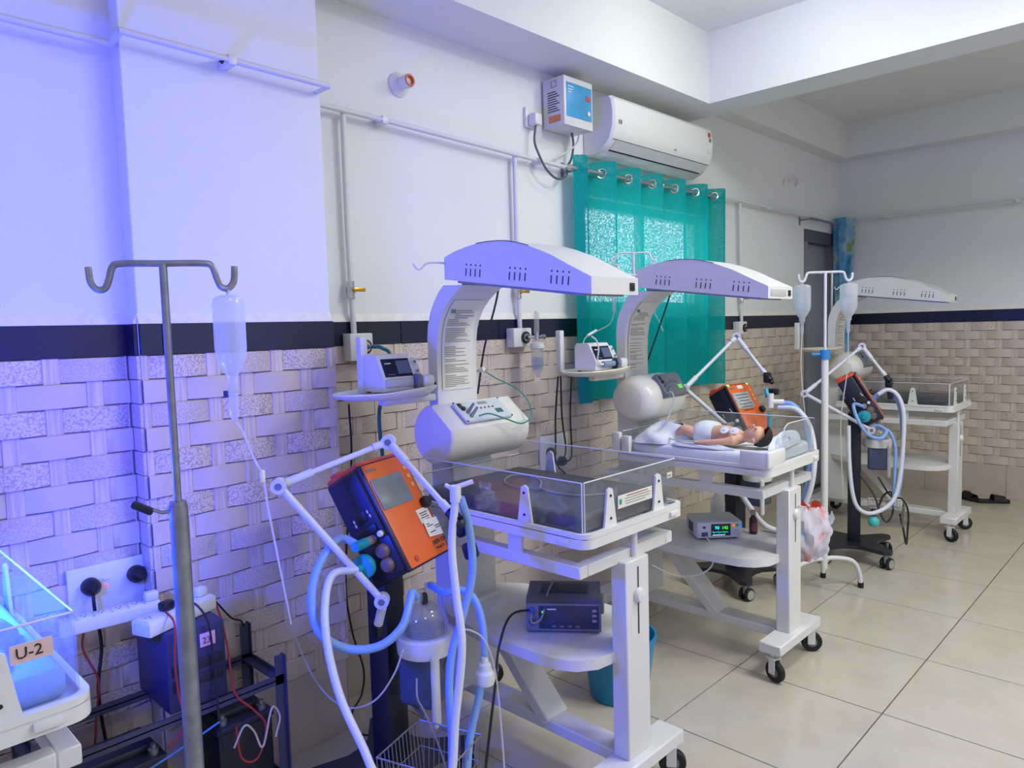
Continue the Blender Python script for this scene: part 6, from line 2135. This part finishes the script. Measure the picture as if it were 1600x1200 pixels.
dsp = MB().box((IX1, 0.83, 0.625), (IX1 + 0.003, 0.875, 0.665), 0.001).build('display', mat('inverter_display', '#b28fb0', 0.4, emit='#b080b8', estr=0.25), t)
text('23', 'display_digits', (IX1 + 0.0036, 0.836, 0.635), Y3, Z3, 0.026, mat('digit_dark', '#4a3a60', 0.5), dsp)


def power_strip(label, p, ang, L, w, h, n, m, plugs):
    d = Vector((math.cos(ang), math.sin(ang), 0))
    s_ = Vector((-d.y, d.x, 0))
    R_ = Matrix((d, s_, Z3)).transposed()
    p = Vector(p)
    t = thing('power_strip', label, 'power strip', p)
    MB().obox(p + Z3 * h / 2, (L, w, h), R_, 0.005).build('case', m, t)
    for i in range(n):
        c_ = p + d * (-L / 2 + L * (i + 0.5) / n) + Z3 * (h + 0.001)
        so = MB().obox(c_, (L / n * 0.86, w * 0.8, 0.004), R_, 0.002).build('outlet', WHITEP, t)
        for a_, b_ in ((-0.006, 0.006), (0.006, 0.006), (0.0, -0.007)):
            MB().obox(c_ + d * a_ + s_ * b_ + Z3 * 0.002, (0.004, 0.004, 0.0015), R_).build('outlet_hole', INK, so)
    for i, mm in plugs:
        c_ = p + d * (-L / 2 + L * (i + 0.5) / n) + Z3 * (h + 0.003)
        MB().obox(c_ + Z3 * 0.014, (0.04, 0.032, 0.028), R_, 0.008).build('plug', mm, t)
    return t


power_strip('long white power strip lying towards the socket panel', (0.250, 0.665, 0.691), math.radians(84), 0.27, 0.055, 0.038, 6, WHITEP, [(5, WHITEP)])
power_strip('short white power strip on top of inverter with black plugs', (0.385, 0.80, 0.691), math.radians(110), 0.24, 0.075, 0.042, 4, WHITEP, [(1, DARKP), (3, WHITEP)])
for k, (lb, pts, m) in enumerate((
    ('red wire dropping over the left front edge of the inverter', [(0.42, 0.76, 0.74), (0.48, 0.76, 0.72), (0.492, 0.75, 0.62), (0.49, 0.755, 0.52), (0.495, 0.765, 0.43), (0.48, 0.72, 0.37)], REDC),
    ('red wire looping over the right battery', [(0.33, 0.90, 0.735), (0.36, 0.93, 0.70), (0.46, 0.915, 0.60), (0.48, 0.92, 0.46), (0.505, 0.96, 0.40), (0.505, 1.0, 0.33), (0.505, 0.97, 0.24), (0.505, 0.92, 0.26), (0.50, 0.91, 0.36)], REDC),
    ('pale wire coiled in front of the right battery', [(0.50, 0.90, 0.30), (0.512, 0.93, 0.36), (0.51, 0.96, 0.33), (0.51, 0.985, 0.27), (0.512, 1.02, 0.38), (0.51, 1.045, 0.34), (0.505, 1.03, 0.28)], mat('cream_cable', '#c9b79f', 0.5)),
    ('black lead hanging down the front of the inverter', [(0.41, 0.82, 0.755), (0.47, 0.83, 0.75), (0.49, 0.85, 0.70), (0.487, 0.86, 0.60), (0.487, 0.865, 0.50), (0.50, 0.86, 0.40), (0.50, 0.87, 0.30)], CABLE),
    ('black cable from power strip down to the pillar corner', [(0.32, 0.905, 0.725), (0.30, 0.95, 0.69), (0.26, 1.02, 0.60), (0.25, 1.06, 0.57), (0.235, 1.075, 0.50), (0.235, 1.07, 0.42)], CABLE),
    ('blue wire running along the rack front rail', [(0.50, 0.45, 0.30), (0.505, 0.6, 0.335), (0.505, 0.75, 0.37), (0.505, 0.86, 0.40)], mat('blue_cable', '#3f78b8', 0.5)),
    ('red wire hanging from long power strip beside the socket panel', [(0.235, 0.60, 0.70), (0.20, 0.60, 0.62), (0.215, 0.63, 0.52), (0.21, 0.62, 0.42), (0.22, 0.60, 0.30), (0.2, 0.56, 0.2)], REDC))):
    t = thing('wire', lb, 'wire', pts[-1])
    MB().tube(pts, 0.0032, 6, smooth=7).build('strand', m, t)
